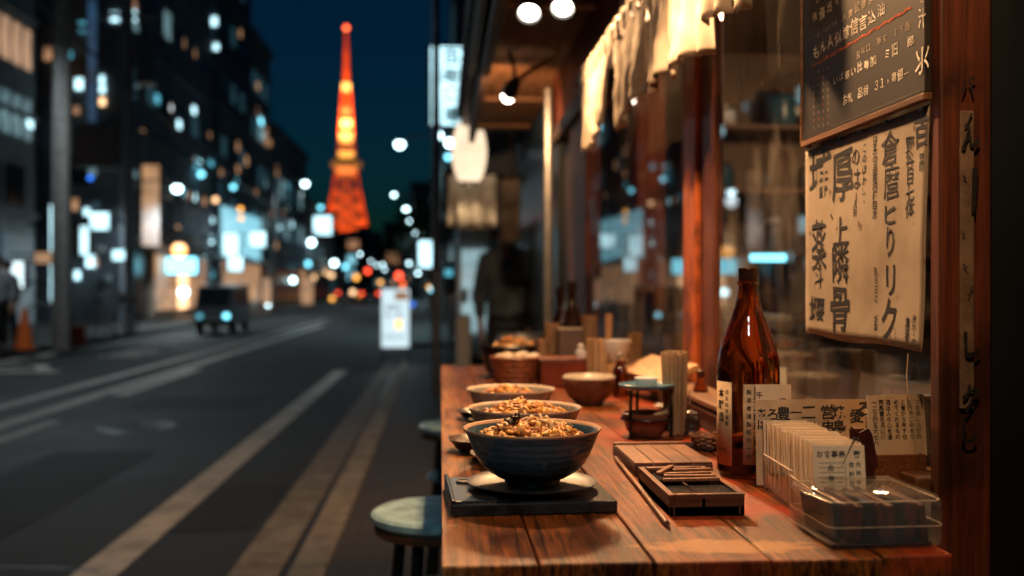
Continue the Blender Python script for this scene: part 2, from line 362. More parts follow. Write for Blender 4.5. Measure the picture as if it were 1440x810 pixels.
def island(name, cols, rough=.35, sss=0):
    m, t, p = new(name)
    g = t.nodes.new('ShaderNodeNewGeometry'); rp = t.nodes.new('ShaderNodeValToRGB'); e = rp.color_ramp.elements
    while len(e) < len(cols): e.new(.5)
    for i, c in enumerate(cols): e[i].position = i/(len(cols)-1); e[i].color = (*c, 1)
    t.links.new(g.outputs['Random Per Island'], rp.inputs[0])
    r2, nz = mix_noise(t, (.6,.5,.45), (1.1,1.1,1.1), sc=160, detail=3, lo=.3, hi=.65)
    mx = t.nodes.new('ShaderNodeMixRGB'); mx.blend_type = 'MULTIPLY'; mx.inputs[0].default_value = .9
    t.links.new(rp.outputs[0], mx.inputs[1]); t.links.new(r2.outputs[0], mx.inputs[2]); t.links.new(mx.outputs[0], p.inputs['Base Color'])
    p.inputs['Roughness'].default_value = rough; bump(t, p, nz.outputs[0], .5, .001); return m
M['food'] = island('stewed_meat_and_onion', [(.24,.08,.03),(.74,.32,.045),(.78,.48,.13),(.55,.18,.04),(.78,.56,.28),(.22,.075,.03),(.78,.40,.07),(.42,.14,.04)], .5)
M['nori'] = paint('dark_leaf', (.02,.022,.014), .4)
M['white_food'] = island('pale_dumplings', [(.7,.6,.45),(.75,.68,.55),(.6,.45,.28)], .5)
# lights (things that glow)
M['l_white'] = emit('lamp_white', (.62,.92,1.0), 10)
M['l_cyan'] = emit('lamp_cyan', (.22,.80,1.0), 3.2)
M['l_cyan_soft'] = emit('lamp_cyan_soft', (.25,.62,.75), 1.1)
M['l_warm'] = emit('lamp_warm', (1.0,.60,.30), 2.6)
M['l_amber'] = emit('lamp_amber', (1.0,.42,.06), 3.0)
M['l_red'] = emit('lamp_red', (1.0,.07,.02), 4.0)
M['l_blue'] = emit('lamp_blue', (.03,.2,1.0), 2.2)
M['s_white'] = emit('sign_white', (.55,.90,1.0), 2.6, grad=.55, sc=2)
M['s_cyan'] = emit('sign_cyan', (.16,.70,.9), .9, grad=.5, sc=2)
M['s_warm'] = emit('sign_warm', (1.0,.52,.24), .55, grad=.4, sc=1.5)
M['s_dimblue'] = emit('sign_dim_blue', (.02,.09,.20), .6, grad=.3, sc=1)
M['w_warm'] = emit('window_warm', (1.0,.50,.25), .45, grad=.25, sc=1.2)
M['w_cool'] = emit('window_cool', (.45,.78,.85), .32, grad=.25, sc=1.2)
M['w_dim'] = emit('window_dim', (.10,.34,.44), .13, grad=.2, sc=1.2)
M['w_dark'] = paint('window_dark', (.012,.017,.021), .3, spec=.6)
M['lantern'] = emit('lantern_paper', (1.0,.78,.54), 1.4, base=(.7,.6,.45), grad=.8, sc=5)
M['bulb'] = emit('spot_bulb', (1.0,.88,.72), 22)
for i, c in enumerate([(.055,.060,.064),(.028,.034,.040),(.036,.044,.052),(.024,.030,.036),(.045,.048,.05),(.03,.034,.04),(.06,.05,.042)]):
    M['wall%d' % i] = paint('facade_paint_%s' % 'abcdefg'[i], tuple(min(.45,6.5*v) for v in c), .8, 0, .3, sc=.8, bmp=.1)

# ------------------------------------------------------------------ lettering
def glyphs(text, size, bold=.0, wob=.0, shear=0.0, seed=0, vertical=False, res=2):
    cu = bpy.data.curves.new('lettering', 'FONT'); cu.body = text; cu.size = size; cu.resolution_u = res
    cu.offset = bold*size; cu.align_x = 'LEFT'; cu.shear = shear
    o = bpy.data.objects.new('lettering', cu); C.objects.link(o)
    dg = bpy.context.evaluated_depsgraph_get(); dg.update()
    me = bpy.data.meshes.new_from_object(o.evaluated_get(dg))
    bpy.data.objects.remove(o); bpy.data.curves.remove(cu)
    if wob:
        for v in me.vertices:
            n1 = noise.noise((v.co.x/size*2.1+seed*7.7, v.co.y/size*2.1, seed*3.1)); n2 = noise.noise((v.co.x/size*2.1, v.co.y/size*2.1+seed*5.3, 9+seed))
            n3 = noise.noise((v.co.x/size*9+seed, v.co.y/size*9, 4+seed*1.3))
            v.co.x += (n1*wob + n3*wob*.35)*size; v.co.y += (n2*wob + n3*wob*.35)*size
    return me
class Lettering:
    """collects glyph meshes placed on a plane frame (origin, right, up) into one mesh"""
    def __init__(s, right, up, lift=.0006):
        s.r = Vector(right).normalized(); s.u = Vector(up).normalized(); s.n = s.r.cross(s.u); s.lift = lift; s.b = bmesh.new()
    def put(s, text, pos, size, rot=0.0, sx=1.0, center=True, **k):
        me = glyphs(text, size, **k)
        if not len(me.vertices): bpy.data.meshes.remove(me); return s
        xs = [v.co.x for v in me.vertices]; ys = [v.co.y for v in me.vertices]
        ox, oy = ((min(xs)+max(xs))/2, (min(ys)+max(ys))/2) if center else (min(xs), (min(ys)+max(ys))/2)
        ca, sa = math.cos(rot), math.sin(rot)
        for v in me.vertices:
            x, y = (v.co.x-ox)*sx, v.co.y-oy; x, y = x*ca-y*sa, x*sa+y*ca
            v.co = Vector(pos) + s.r*x + s.u*y + s.n*s.lift
        s.b.from_mesh(me); bpy.data.meshes.remove(me); return s
    def stroke(s, pts, wd):
        """flat pen stroke through points given as vectors in the plane"""
        pts = [Vector(p) for p in pts]; prev = None
        for i, p in enumerate(pts):
            t = (pts[min(i+1, len(pts)-1)] - pts[max(i-1, 0)]).normalized(); a = s.n.cross(t)
            ww = (wd[i] if isinstance(wd, (list, tuple)) else wd)/2
            q = [s.b.verts.new(p + a*ww + s.n*s.lift), s.b.verts.new(p - a*ww + s.n*s.lift)]
            if prev: s.b.faces.new((prev[0], prev[1], q[1], q[0]))
            prev = q
        return s
    def build(s, mat, parent, name='lettering'):
        me = bpy.data.meshes.new(name); s.b.to_mesh(me); s.b.free(); me.materials.append(mat)
        o = bpy.data.objects.new(name, me); C.objects.link(o)
        if parent: adopt(o, parent)
        return o

# ================================================================== SETTING: ground, road, kerb
o = MB().quad((-1500,-60,0),(1500,-60,0),(1500,3000,0),(-1500,3000,0)).build('road', M['asphalt']); struct(o)
def road_line(name, x0, x1, w_, y0, y1, z=.004):
    b = MB(); b.quad((x0-w_/2,y0,z),(x0+w_/2,y0,z),(x1+w_/2,y1,z),(x1-w_/2,y1,z)); return struct(b.build(name, M['road_paint']))
road_line('road_marking_edge_line', -1.50, -1.50, .20, .5, 15.2)
road_line('road_marking_far_edge_line', -7.45, -7.3, .16, 6, 34)
road_line('road_marking_center_line', -4.62, -4.5, .17, 4, 40)
road_line('road_marking_center_line', -3.98, -3.98, .21, 4, 34)
road_line('road_marking_dash', -3.60, -3.60, .14, 6, 9.6)
road_line('road_marking_dash', -3.72, -3.74, .20, 11.8, 15.6)
for k, (x, y) in enumerate([(-6.3, 22), (-6.25, 24.6), (-5.8, 18.5), (-6.3, 30)]):
    b = MB()
    for j in range(5):   # worn painted bars of the lane writing
        yy = y + j*.42
        b.quad((x-.45+.1*(j%2),yy,.004),(x+.35-.2*(j%3==1),yy,.004),(x+.4-.2*(j%3==1),yy+.2,.004),(x-.4+.1*(j%2),yy+.2,.004))
    struct(b.build('road_marking_writing', M['road_paint']))
b = MB()
cv = [(-6.6 + .5*math.cos(a), 15.4 + 1.1*math.sin(a)) for a in [i*PI/9 for i in range(1, 12)]]
for p, q in zip(cv[:-1], cv[1:]):
    d = Vector((q[0]-p[0], q[1]-p[1])).normalized(); n = Vector((-d.y, d.x))*.1
    b.quad((p[0]-n.x,p[1]-n.y,.004),(q[0]-n.x,q[1]-n.y,.004),(q[0]+n.x,q[1]+n.y,.004),(p[0]+n.x,p[1]+n.y,.004))
b.quad((-7.1,15.2,.004),(-5.7,15.2,.004),(-5.7,15.5,.004),(-7.1,15.5,.004))
struct(b.build('road_marking_curve', M['road_paint']))
M['patch'] = paint('asphalt_patch', (.022,.023,.025), .75, 0, .3, sc=40, bmp=.4)
for x0, y0, x1, y1 in ((-2.9,3.6,-2.2,7.8),(-1.38,5.2,-.98,6.4),(-3.3,10.5,-2.0,11.7),(-6.6,9,-5.2,13)):
    struct(MB().quad((x0,y0,.003),(x1,y0+.05,.003),(x1+.04,y1,.003),(x0-.03,y1+.03,.003)).build('road_patch', M['patch']))
t = thing('manhole_cover', 'round cast iron cover set in the dark lane', 'manhole cover', (-2.75, 9.2, 0))
MB().lathe([(0,.006),(.30,.006),(.33,.005),(.345,.0)], n=36, caps=False).build('lid', M['black'], t); 
b = MB()
for k in range(7): b.box((0,-.24+k*.08,.0075),(2*math.sqrt(max(.01,.08-(-.24+k*.08)**2)),.022,.003))
o = b.build('tread', M['black'], t)
b = MB(); pts = [(-4.0+.25*i, 4.55+.05*math.sin(i*1.7)+.05*noise.noise((i*.9,0,0)), .0045) for i in range(11)]
for p, q in zip(pts[:-1], pts[1:]): b.quad((p[0],p[1]-.008,p[2]),(q[0],q[1]-.010,q[2]),(q[0],q[1]+.010,q[2]),(p[0],p[1]+.008,p[2]))
struct(b.build('road_crack', M['shutter']))
# right-hand gutter, drain slot and kerb, then the pavement
b = MB(); y = .6
while y < 16:
    L = .9 if y < 3.5 else .62
    b.span((-.92,y,-.05),(-.70,y+L-.02,.012+random.uniform(-.002,.003)), .006); y += L
struct(b.build('gutter_strip', M['gutter']))
struct(MB().span((-.705,.5,-.02),(-.615,16,.005)).build('drain_channel', M['shutter']))
b = MB(); y = .6
while y < 16:
    b.span((-.62,y,-.05),(-.47,y+.58,.10+random.uniform(-.004,.004)), .012); y += .6
struct(b.build('kerb', M['kerb']))
o = MB().span((-.468,-3,-.05),(.70,16,.092)).build('pavement', M['pave']); struct(o)
o = MB().span((-1.0,21,-.05),(.9,160,.10)).build('pavement', M['pave']); struct(o)
o = MB().span((-30,6,-.05),(-7.75,34,.12)).build('pavement', M['pave']); struct(o)
o = MB().span((-30,36,-.05),(-7.75,160,.12)).build('pavement', M['pave']); struct(o)
# low wooded rise and dark ground mass closing the end of the avenue
b = MB()
for i in range(60):
    x = -330 + i*9; h = 9 + 5*noise.noise((i*.21, 2, 0)) + (4 if x > -40 else 0)
    b.quad((x,420,0),(x+9,420,0),(x+9,450,max(4,h+1.5*noise.noise(((i+1)*.7,0,0)))),(x,450,max(4,h)))
struct(b.build('hill', M['wall3']))

# ================================================================== LEFT SIDE OF THE STREET
WM = ['w_warm', 'w_cool', 'w_dim', 'w_dark']
wcache = {}
def window_mesh(w_, h_, axis):
    k = (round(w_, 2), round(h_, 2), axis)
    if k not in wcache:
        b = MB(); sz = (.07, w_, h_) if axis == 'x' else (w_, .07, h_)
        b.box((0,0,0), sz)
        wcache[k] = {}
        o = b.build('window', None); wcache[k]['src'] = o.data; bpy.data.objects.remove(o)
    return wcache[k]['src']
def add_window(par, c, w_, h_, mat, axis):
    key = (round(w_,2), round(h_,2), axis, mat)
    if key not in wcache:
        me = window_mesh(w_, h_, axis).copy(); me.materials.clear(); me.materials.append(M[mat]); wcache[key] = me
    o = bpy.data.objects.new('window', wcache[key]); C.objects.link(o); o.parent = par; o.location = Vector(c) - par.location
    return o
BUILD = []
def building(label, x, y0, y1, h, wall, side=-1, depth=12, floor=3.1, first=4.0, lit=.12, step=2.2, ww=1.2, wh=1.3, front=True, roof='parapet', win=True):
    """block whose street facade lies in the plane X = x; side -1 stands left of the street, +1 right of it"""
    root = thing('building', label, 'building', (x, (y0+y1)/2, 0))
    cx = x + side*depth/2
    b = MB(); b.span((x, y0, 0), (x+side*depth, y1, h))
    nf = max(1, int((h-first)/floor))
    for k in range(nf+1):
        z = first + k*floor - .55
        if z < h-.4: b.span((x-side*.14, y0-.10, z), (x+side*(depth-.1), y1-.02, z+.16))
    b.xf(Matrix.Translation(-root.location)); b.build('wall', M[wall], root)
    r = MB(); r.span((x-side*.2, y0-.16, h), (x+side*depth, y1-.03, h+.5))
    r.box((x+side*4, (y0+y1)/2, h+1.2), (2.5, min(2.5, (y1-y0)*.5), 1.6)); r.xf(Matrix.Translation(-root.location)); r.build('roof', M[wall], root)
    n = 0
    if win:
        rnd = random.Random(int(y0*10)+int(h))
        for k in range(nf):
            z = first + k*floor + 1.15
            if z + wh/2 > h-.2: break
            ys = y0 + step*.55
            while ys < y1-.5 and n < 56:
                q = rnd.random(); mat = ('w_warm' if q < lit*.4 else 'w_cool' if q < lit*.75 else 'w_dim' if q < lit*2.2 else 'w_dark')
                add_window(root, (x-side*.02, ys, z), ww, wh, mat, 'x'); n += 1; ys += step
            if front:
                xs = 1.4
                while xs < depth-1 and n < 92:
                    q = rnd.random(); mat = ('w_warm' if q < lit*.3 else 'w_cool' if q < lit*.6 else 'w_dim' if q < lit*2.4 else 'w_dark')
                    add_window(root, (x+side*xs, y0-.02, z), ww, wh, mat, 'y'); n += 1; xs += step*1.25
        # street level: shop openings
        ys = y0 + .6
        while ys + 2.4 < y1+.3:
            q = rnd.random()
            sm = MB(); sm.span((x-side*.06, ys, .12), (x+side*.2, min(ys+2.3, y1-.2), 2.6)); sm.xf(Matrix.Translation(-root.location))
            sm.build('shop_front', M['w_dark' if q < .55 else 'w_dim' if q < .8 else 's_warm'], root)
            aw = MB(); aw.prism([(x+side*.05, 3.0), (x-side*.9, 2.65), (x-side*.9, 2.55), (x+side*.05, 2.7)], 'y', ys-.1, min(ys+2.4, y1-.1)); aw.xf(Matrix.Translation(-root.location))
            aw.build('awning', M['wall%d' % rnd.randrange(7)], root); ys += 2.9
    BUILD.append((root, x, y0, y1, h)); return root
M['l_rib'] = emit('window_ribbon', (1.0,.58,.34), .55, grad=.5, sc=1)
b1 = building('grey office block nearest on the left with strips of warm and white windows', -13, 17, 33, 15, 'wall0', lit=.0, front=False, win=False)
for zz, mat, n0, n1 in ((8.75, 'l_rib', 0, 8), (6.55, 'w_cool', 0, 9)):     # the two lit ribbon storeys
    for k in range(n1):
        yy = 32.3 - k*.78
        add_window(b1, (-12.98, yy, zz), .50, 1.25, mat if (k*7) % 5 != 3 or mat == 'w_cool' else 'w_dim', 'x')
for k in range(8): add_window(b1, (-12.98, 31.4-k*1.7, 4.4), 1.3, 1.2, 'w_dark', 'x')
for k in range(5):
    sm = MB(); sm.span((-13.06, 20+k*2.6, .15), (-12.9, 22.2+k*2.6, 2.9)); sm.xf(Matrix.Translation(-b1.location)); sm.build('shop_front', M[['w_dim','w_dark','s_warm','w_dark','w_dim'][k]], b1)
building('tall dark tower standing behind the grey utility pole', -10.5, 33.5, 40, 26, 'wall1', lit=.13, ww=.8, wh=1.0)
building('tall blue-black slab block above the lit orange shop', -10.6, 40.4, 47, 27, 'wall2', lit=.16, ww=.8, wh=.9)
building('dark high block whose corner meets the open sky', -10.4, 47.4, 55.6, 21.5, 'wall3', lit=.2, floor=2.9, ww=.8, wh=.9)
building('mid-height grey block stepping down toward the tower', -10.5, 56, 62.2, 15.2, 'wall4', lit=.30, floor=2.6, step=1.8, ww=1.0, wh=1.1)
building('lower dark block four along from the pole, with many small lights', -10.4, 62.6, 78, 11.0, 'wall5', lit=.35, floor=2.6)
building('two-storey row at the far end of the left side', -10.5, 78.5, 99, 7.8, 'wall6', lit=.4, floor=2.4, first=3.2)
# far blocks across the end of the avenue
def far_block(label, px0, px1, pytop, Y, wall, lit=.2, nwin=26, glow=None):
    a = at_y(px0, pytop, Y); c = at_y(px1, pytop, Y); root = thing('building', label, 'building', ((a.x+c.x)/2, Y, 0))
    wd = c.x-a.x; h = a.z
    MB().box((0, 7, h/2), (wd, 14, h)).build('wall', M[wall], root)
    MB().box((0, 7, h+.3), (wd+.4, 14.3, .6)).box((wd*.2, 6, h+1.2), (wd*.2, 4, 1.4)).build('roof', M[wall], root)
    rnd = random.Random(int(px0)); cols = max(2, int(wd/3.2)); rows = max(1, int(h/3.2)); n = 0
    for r_ in range(rows):
        for c_ in range(cols):
            if n >= nwin: break
            q = rnd.random(); mat = 'w_warm' if q < lit*.4 else 'w_cool' if q < lit else 'w_dim' if q < lit*1.8 else 'w_dark'
            if glow and r_ >= rows-2: mat = glow
            o = add_window(root, (root.location.x - wd/2 + (c_+.5)*wd/cols, Y-.02, h-2.2-r_*3.2), wd/cols*.7, 1.9, mat, 'y'); n += 1
    return root
far_block('dark block below the foot of the red tower, left part', 428, 470, 352, 150, 'wall5', .35)
far_block('low glazed building glowing pale cyan under the red tower', 462, 531, 329, 210, 'wall2', .3, 40, 'l_cyan_soft')
far_block('dark block filling the end of the road beneath the tower', 500, 548, 360, 190, 'wall3', .3)
far_block('dark building behind the street trees on the right', 540, 592, 318, 170, 'wall1', .25)
far_block('tall dark office block between the trees and the shop row', 578, 622, 262, 130, 'wall4', .12)

M['sign_ink'] = paint('sign_ink', (.06,.22,.28), .6)
M['l_box'] = emit('lightbox_white', (.75,.95,1.0), 1.6)
# -- lit and unlit signs that project from the left facades (px box in the photo gives place and size)
def sign(label, px0, py0, px1, py1, face, X=-9.7, Y=None, thick=.22, frame='black', cat='sign', name='shop_sign', mark=None, pole=True):
    pc = (px0+px1)/2; yy = Y if Y else at_x(pc, 400, X).y
    a = at_y(px0, py0, yy); c = at_y(px1, py1, yy); wd, h = abs(c.x-a.x), abs(a.z-c.z)
    root = thing(name, label, cat, ((a.x+c.x)/2, yy, c.z))
    e = min(.05, wd*.08)
    f = MB(); f.box((0, thick/2, h/2), (wd+e*2, thick, h+e*2), None, .01)
    f.build('casing', M[frame], root)
    MB().box((0, -.012, h/2), (wd, .02, h)).build('face', M[face], root)
    if mark:
        L = Lettering((1,0,0), (0,0,1), .03); txt, col, vert = mark
        n = len(txt)
        for i, ch in enumerate(txt):
            if vert: L.put(ch, (0, -.0, h - (i+.5)*h/n), min(wd*.8, h/n*.9), bold=.03)
            else: L.put(ch, (-wd/2+(i+.5)*wd/n, 0, h/2), min(h*.8, wd/n*.95), bold=.03)
        me = bpy.data.meshes.new('lettering'); L.b.to_mesh(me); L.b.free(); me.materials.append(M[col]); oo = bpy.data.objects.new('lettering', me); C.objects.link(oo); oo.parent = root
    if pole:
        s_ = -1 if a.x < -4 else 1
        MB().box((s_*(wd/2+.3), thick/2, h*.8), (.6, .05, .05)).box((s_*(wd/2+.3), thick/2, h*.2), (.6, .05, .05)).build('bracket', M['black'], root)
    return root
sign('large unlit grey billboard high beside the utility pole', 106, 176, 168, 233, 'concrete', X=-9.3, frame='grey_metal')
sign('small square white lightbox right of the utility pole', 127, 299, 153, 323, 's_white')
sign('narrow upright white lightbox beside the grey shop sign', 110, 318, 124, 358, 's_white', X=-9.9)
sign('grey upright shop sign with a blue edge, left of a white lightbox', 86, 317, 107, 360, 'concrete', X=-9.4)
sign('white double lightbox at the far left edge over a doorway', 0, 368, 33, 405, 'l_box', X=-9.0)
sign('tall slim white light strip beside the utility pole', 71, 288, 80, 424, 's_white', X=-9.1)  # glowing box stands in for light reflected on a pole
sign('slim horizontal warm-white sign touching the utility pole', 49, 355, 73, 370, 's_warm', X=-9.2)
sign('little white sign under the dark hoarding', 158, 352, 179, 366, 's_white', X=-9.8)
sign('tall tan illuminated banner between two dark towers', 200, 232, 224, 346, 's_warm', X=-9.6)
sign('wide cyan neon sign over the orange-lit shop', 234, 362, 277, 385, 'l_cyan', X=-9.6)
sign('bright white upper box sign on the glazed shop', 314, 328, 335, 360, 's_white', X=-9.2)
sign('white lower box sign on the glazed shop', 321, 360, 341, 381, 's_white', X=-9.3)
sign('cyan-white square sign at the right end of the glazed shop', 351, 326, 373, 347, 's_white', X=-8.9)
sign('dim blue neon strip running up the dark tower', 124, 0, 136, 172, 's_dimblue', Y=33.0)
sign('white upright sign low on the avenue beside red traffic lights', 369, 392, 381, 428, 's_warm', X=-8.6, frame='grey_metal')
sign('upright cream lightbox near the end of the left row', 423, 392, 440, 428, 's_warm', X=-8.0)
sign('pale cyan square lightbox just left of the tower foot', 441, 304, 466, 330, 's_white', X=-8.2)
# glazed lit shop
g0 = at_x(311, 280, -10.2); g1 = at_x(366, 380, -10.2)
root = thing('shop_house', 'glazed corner shop glowing pale cyan on the left side', 'shop', (-10.2, (g0.y+g1.y)/2, 0))
hh = g1.y-g0.y
MB().box((-.2, 0, 4.6/2+.3), (.3, hh, 4.9)).build('wall', M['wall4'], root)
for k in range(4): MB().box((0, -hh/2+hh*(k+.5)/4, 3.9), (.12, hh/4*.86, 2.4)).build('window', M['l_cyan_soft'], root)
MB().box((0, 0, 1.5), (.14, hh*.9, 2.0)).build('shop_front', M['s_warm'], root)
# orange-lit shop
y0 = at_x(216, 400, -10.25).y; y1 = at_x(286, 400, -10.25).y
root = thing('shop_house', 'open shop glowing orange under a cyan neon sign', 'shop', (-10.25, (y0+y1)/2, 0)); L_ = y1-y0
MB().box((-.15, 0, 1.75), (.3, L_, 3.3)).build('wall', M['wall6'], root)
for k, c in enumerate(['s_warm','s_warm','l_warm','s_warm','w_warm']):
    MB().box((.06, -L_/2+L_*(k+.5)/5, 1.45), (.12, L_/5*.8, 2.0)).build('shop_front', M[c], root)
MB().prism([(.0,2.9),(1.0,2.6),(1.0,2.52),(0,2.7)], 'y', -L_/2, L_/2).build('awning', M['leather'], root)
def globe(label, px, py, Y, r, mat, name='globe_lamp', group=None):
    r *= .62; p = at_y(px, py, Y); root = thing(name, label, 'lamp', (p.x, p.y, p.z), 0, group)
    MB().sph((0,0,0), r, u=14, v=10).build('globe', M[mat], root, True)
    MB().cyl((0,0,r*.9),(0,0,r*1.5), r*.4, r*.3, 10).cyl((0,0,r*1.4),(-.6 if p.x < -3 else .4,0,r*1.6), .02, .02, 6).build('bracket', M['black'], root, True)
    return root
globe('orange paper globe on top of the cyan neon sign', 252, 352, 34.6, .40, 'l_amber')
globe('small blue lamp glowing under the grey billboard', 127, 250, 26, .10, 'l_blue')
for k, (px, py, mat, Y, r, lb) in enumerate([
    (258, 411, 'l_white', 34, .24, 'white ball lamp inside the orange-lit shop'),
    (303, 281, 'l_warm', 43, .20, 'warm ball lamp left of the glazed shop roof'),
    (338, 294, 'l_amber', 46, .18, 'upper of two amber balls before the glazed shop'),
    (339, 307, 'l_amber', 46, .17, 'lower of two amber balls before the glazed shop'),
    (376, 397, 'l_warm', 52, .22, 'warm ball lamp above a white upright sign'),
    (374, 414, 'l_amber', 55, .24, 'amber ball lamp low on the left pavement'),
    (377, 428, 'l_white', 56, .2, 'white ball lamp lowest on the left pavement'),
    (283, 245, 'l_cyan', 44, .22, 'cyan ball lamp on the slab block'),
    (328, 263, 'l_cyan', 48, .2, 'cyan ball lamp over the glazed shop'),
    (438, 341, 'l_white', 80, .42, 'white ball lamp left of the tower foot'),
    (451, 292, 'l_cyan', 85, .30, 'cyan ball lamp halfway up the tower edge'),
    (433, 371, 'l_cyan', 78, .36, 'cyan ball lamp under the square lightbox'),
    (470, 370, 'l_white', 90, .42, 'larger white ball lamp below the tower'),
    (458, 382, 'l_warm', 88, .38, 'left of two warm ball lamps below the tower'),
    (466, 387, 'l_warm', 88, .36, 'right of two warm ball lamps below the tower'),
    (486, 375, 'l_cyan', 95, .40, 'cyan ball lamp right of the warm pair'),
    (412, 394, 'l_white', 70, .30, 'white ball lamp over the cream lightbox'),
    (441, 391, 'l_warm', 72, .26, 'warm ball lamp touching the cream lightbox'),
    (467, 420, 'l_amber', 80, .28, 'amber ball lamp at road level below the warm pair')]):
    globe(lb, px, py, Y, r, mat)
# lit windows that stand out on the dark towers
def lit(px, py, w_, h_, mat, snap=None):
    w_, h_ = w_*.8, h_*.8
    for root, X, y0, y1, h in BUILD:
        p = at_x(px, py, X)
        if snap and p.z > 4: p.z = 4.0 + round((p.z-5.15)/snap)*snap + 1.15; p.y = y0+.6+round((p.y-y0-.6)/.9)*.9
        if y0 <= p.y <= y1 and 0 < p.z < h: add_window(root, (X+.03, p.y, p.z), w_, h_, mat, 'x'); return
    for root, X, y0, y1, h in BUILD:
        p = at_y(px, py, y0)
        if X-12 < p.x < X and 0 < p.z < h: add_window(root, (p.x, y0-.03, p.z), w_*.7, h_, mat, 'y'); return
for px, py, ww_, wh_, mt in [(162,24,.45,.35,'s_white'),(187,21,.5,.42,'s_white'),(116,38,.35,.4,'s_cyan'),(128,42,.35,.45,'s_cyan'),(190,38,.5,.3,'w_cool'),(301,30,.5,.5,'s_white'),(304,66,.4,.35,'s_white'),
    (361,4,.5,.4,'l_cyan'),(354,51,.5,.4,'s_cyan'),(354,32,.5,.4,'w_dim'),(112,118,.45,.45,'s_white'),(143,112,.3,.3,'s_white'),(144,125,.3,.3,'s_white'),(144,143,.3,.3,'l_warm'),(130,154,.4,.35,'s_warm'),
    (108,155,.3,.3,'w_warm'),(191,107,.35,.45,'s_warm'),(191,115,.3,.5,'w_cool'),(272,155,.45,.4,'s_white'),(251,175,.4,.4,'s_white'),(69,76,.5,.5,'w_warm'),(40,173,.5,.4,'s_white'),
    (362,121,.6,.45,'s_warm'),(366,172,.9,.5,'l_cyan'),(369,190,.6,.45,'s_cyan'),(362,157,.5,.5,'w_warm'),(381,156,.5,.5,'w_warm'),(379,201,.5,.5,'s_warm'),(334,206,.5,.6,'w_warm'),(346,226,.5,.6,'s_warm'),
    (389,241,.8,.8,'w_warm'),(392,190,.5,.4,'s_warm'),(334,238,.4,.5,'s_warm'),(276,230,1.1,.5,'s_cyan'),(296,228,.8,.4,'s_cyan'),(373,258,.6,.6,'w_cool'),(404,262,.6,.5,'s_cyan'),(398,300,.7,.5,'w_warm'),(410,316,.7,.5,'s_white'),(388,345,.8,.6,'s_warm')]:
    lit(px, py, ww_, wh_, mt)

rl = random.Random(33)
for k in range(85):
    px = rl.uniform(95, 455); skyl = 40 if px < 350 else 150 if px < 385 else 215 if px < 425 else 300
    py = skyl + (395-skyl)*rl.random()**.6
    lit(px, py, rl.uniform(.22,.5), rl.uniform(.25,.5), rl.choice(['w_cool','w_cool','w_dim','w_dim','s_cyan','w_warm','s_warm','w_warm','s_white']), 1.55)
# ================================================================== STREET FURNITURE
def utility_pole(label, x, y, h, r, mat='concrete', gear=True):
    t = thing('utility_pole', label, 'pole', (x, y, .1))
    MB().cyl((0,0,0),(0,0,h), r, r*.7, 16).build('shaft', M[mat], t, True)
    if gear:
        MB().box((0,0,h*.82),(1.8,.10,.10)).box((0,0,h*.74),(1.4,.10,.10)).build('crossarm', M['grey_metal'], t)
        MB().cyl((.42,0,h*.58),(.42,0,h*.68), .26, .26, 14).build('transformer', M['grey_metal'], t, True)
        MB().cyl((0,-r-.02,0),(0,-r-.02,h*.7), .03, .03, 8).build('conduit', M['grey_metal'], t, True)
    return t
p = at_z(86, 492, .1); utility_pole('thick grey concrete utility pole at the left pavement edge', p.x, p.y, 14, .17)
p = at_z(182, 468, .1); utility_pole('thin dark utility pole beside the orange-lit shop', p.x, p.y, 11, .13, 'wall0')
utility_pole('grey steel pole at the street corner beside the hanging lantern', -.05, 10.8, 4.6, .055, 'grey_metal', False)
def cable(label, pts, r=.022):
    tag(MB().tube(pts, r, 5).build('overhead_cable', M['black']), label, 'cable')
def cat_(a, b, sag, n=14): return [Vector(a).lerp(Vector(b), i/n) - Vector((0,0,sag*4*(i/n)*(1-i/n))) for i in range(n+1)]
cable('uppermost overhead cable sagging along the left facades', cat_((-8,18,11.2),(-8.3,60,8.5),.8))
cable('second overhead cable running below the uppermost one', cat_((-8.2,18,10.2),(-8.5,60,7.8),.9))
cable('lowest thick overhead cable crossing before the glazed shop', cat_((-8.0,18,7.2),(-7.6,62,4.6),.6), .04)

# street lamps along the right kerb: first one is the model, the rest are copies
def street_lamp(label, grp):
    t = thing('street_lamp', label, 'street lamp', (0,0,0), 0, grp)
    MB().cyl((0,0,0),(0,0,6.2), .085, .055, 12).cyl((0,0,0),(0,0,.5), .14, .12, 12).build('pole', M['grey_metal'], t, True)
    MB().tube([(0,0,6.1),(-.25,0,6.32),(-.7,0,6.4),(-1.3,0,6.32)], .035, 8).build('arm', M['grey_metal'], t, True)
    MB().lathe([(.05,.14),(.17,.08),(.23,0),(.21,-.01)], (-1.45,0,6.2), 16).build('lamp_shade', M['grey_metal'], t, True)
    MB().sph((-1.45,0,6.12), .15, (1,1,.9), u=16, v=10).build('globe', M['l_white'], t, True)
    ld = bpy.data.lights.new('street_lamp_light', 'SPOT'); ld.energy = 340; ld.color = (.55,.90,1.0); ld.spot_size = R(160); ld.spot_blend = .6; ld.shadow_soft_size = .2
    lo = bpy.data.objects.new('street_lamp_light', ld); C.objects.link(lo); lo.parent = t; lo.location = (-1.45,0,5.8)
    return t
sl = street_lamp('single large white street lamp nearest on the right, arm over the kerb', None)
def lamp_at(px, py, Y): p = at_y(px, py, Y); return (p.x+1.45, p.y, p.z-6.12)
lc = lamp_at(562, 203, 33); sl.location = (lc[0], lc[1], lc[2])
for px, py, Y, lb in [(571,294,60,'white street lamp, top of the three in a close column'), (577,311,71,'white street lamp, middle of the three in a close column'), (584,328,86,'white street lamp, bottom of the three in a close column'),
                      (506,357,118,'white street lamp standing alone just right of the tower foot'), (538,372,130,'white street lamp at the left of the far cluster over the road')]:
    copy_tree(sl, lamp_at(px, py, Y), 0, lb, 'street lamps down the right side')
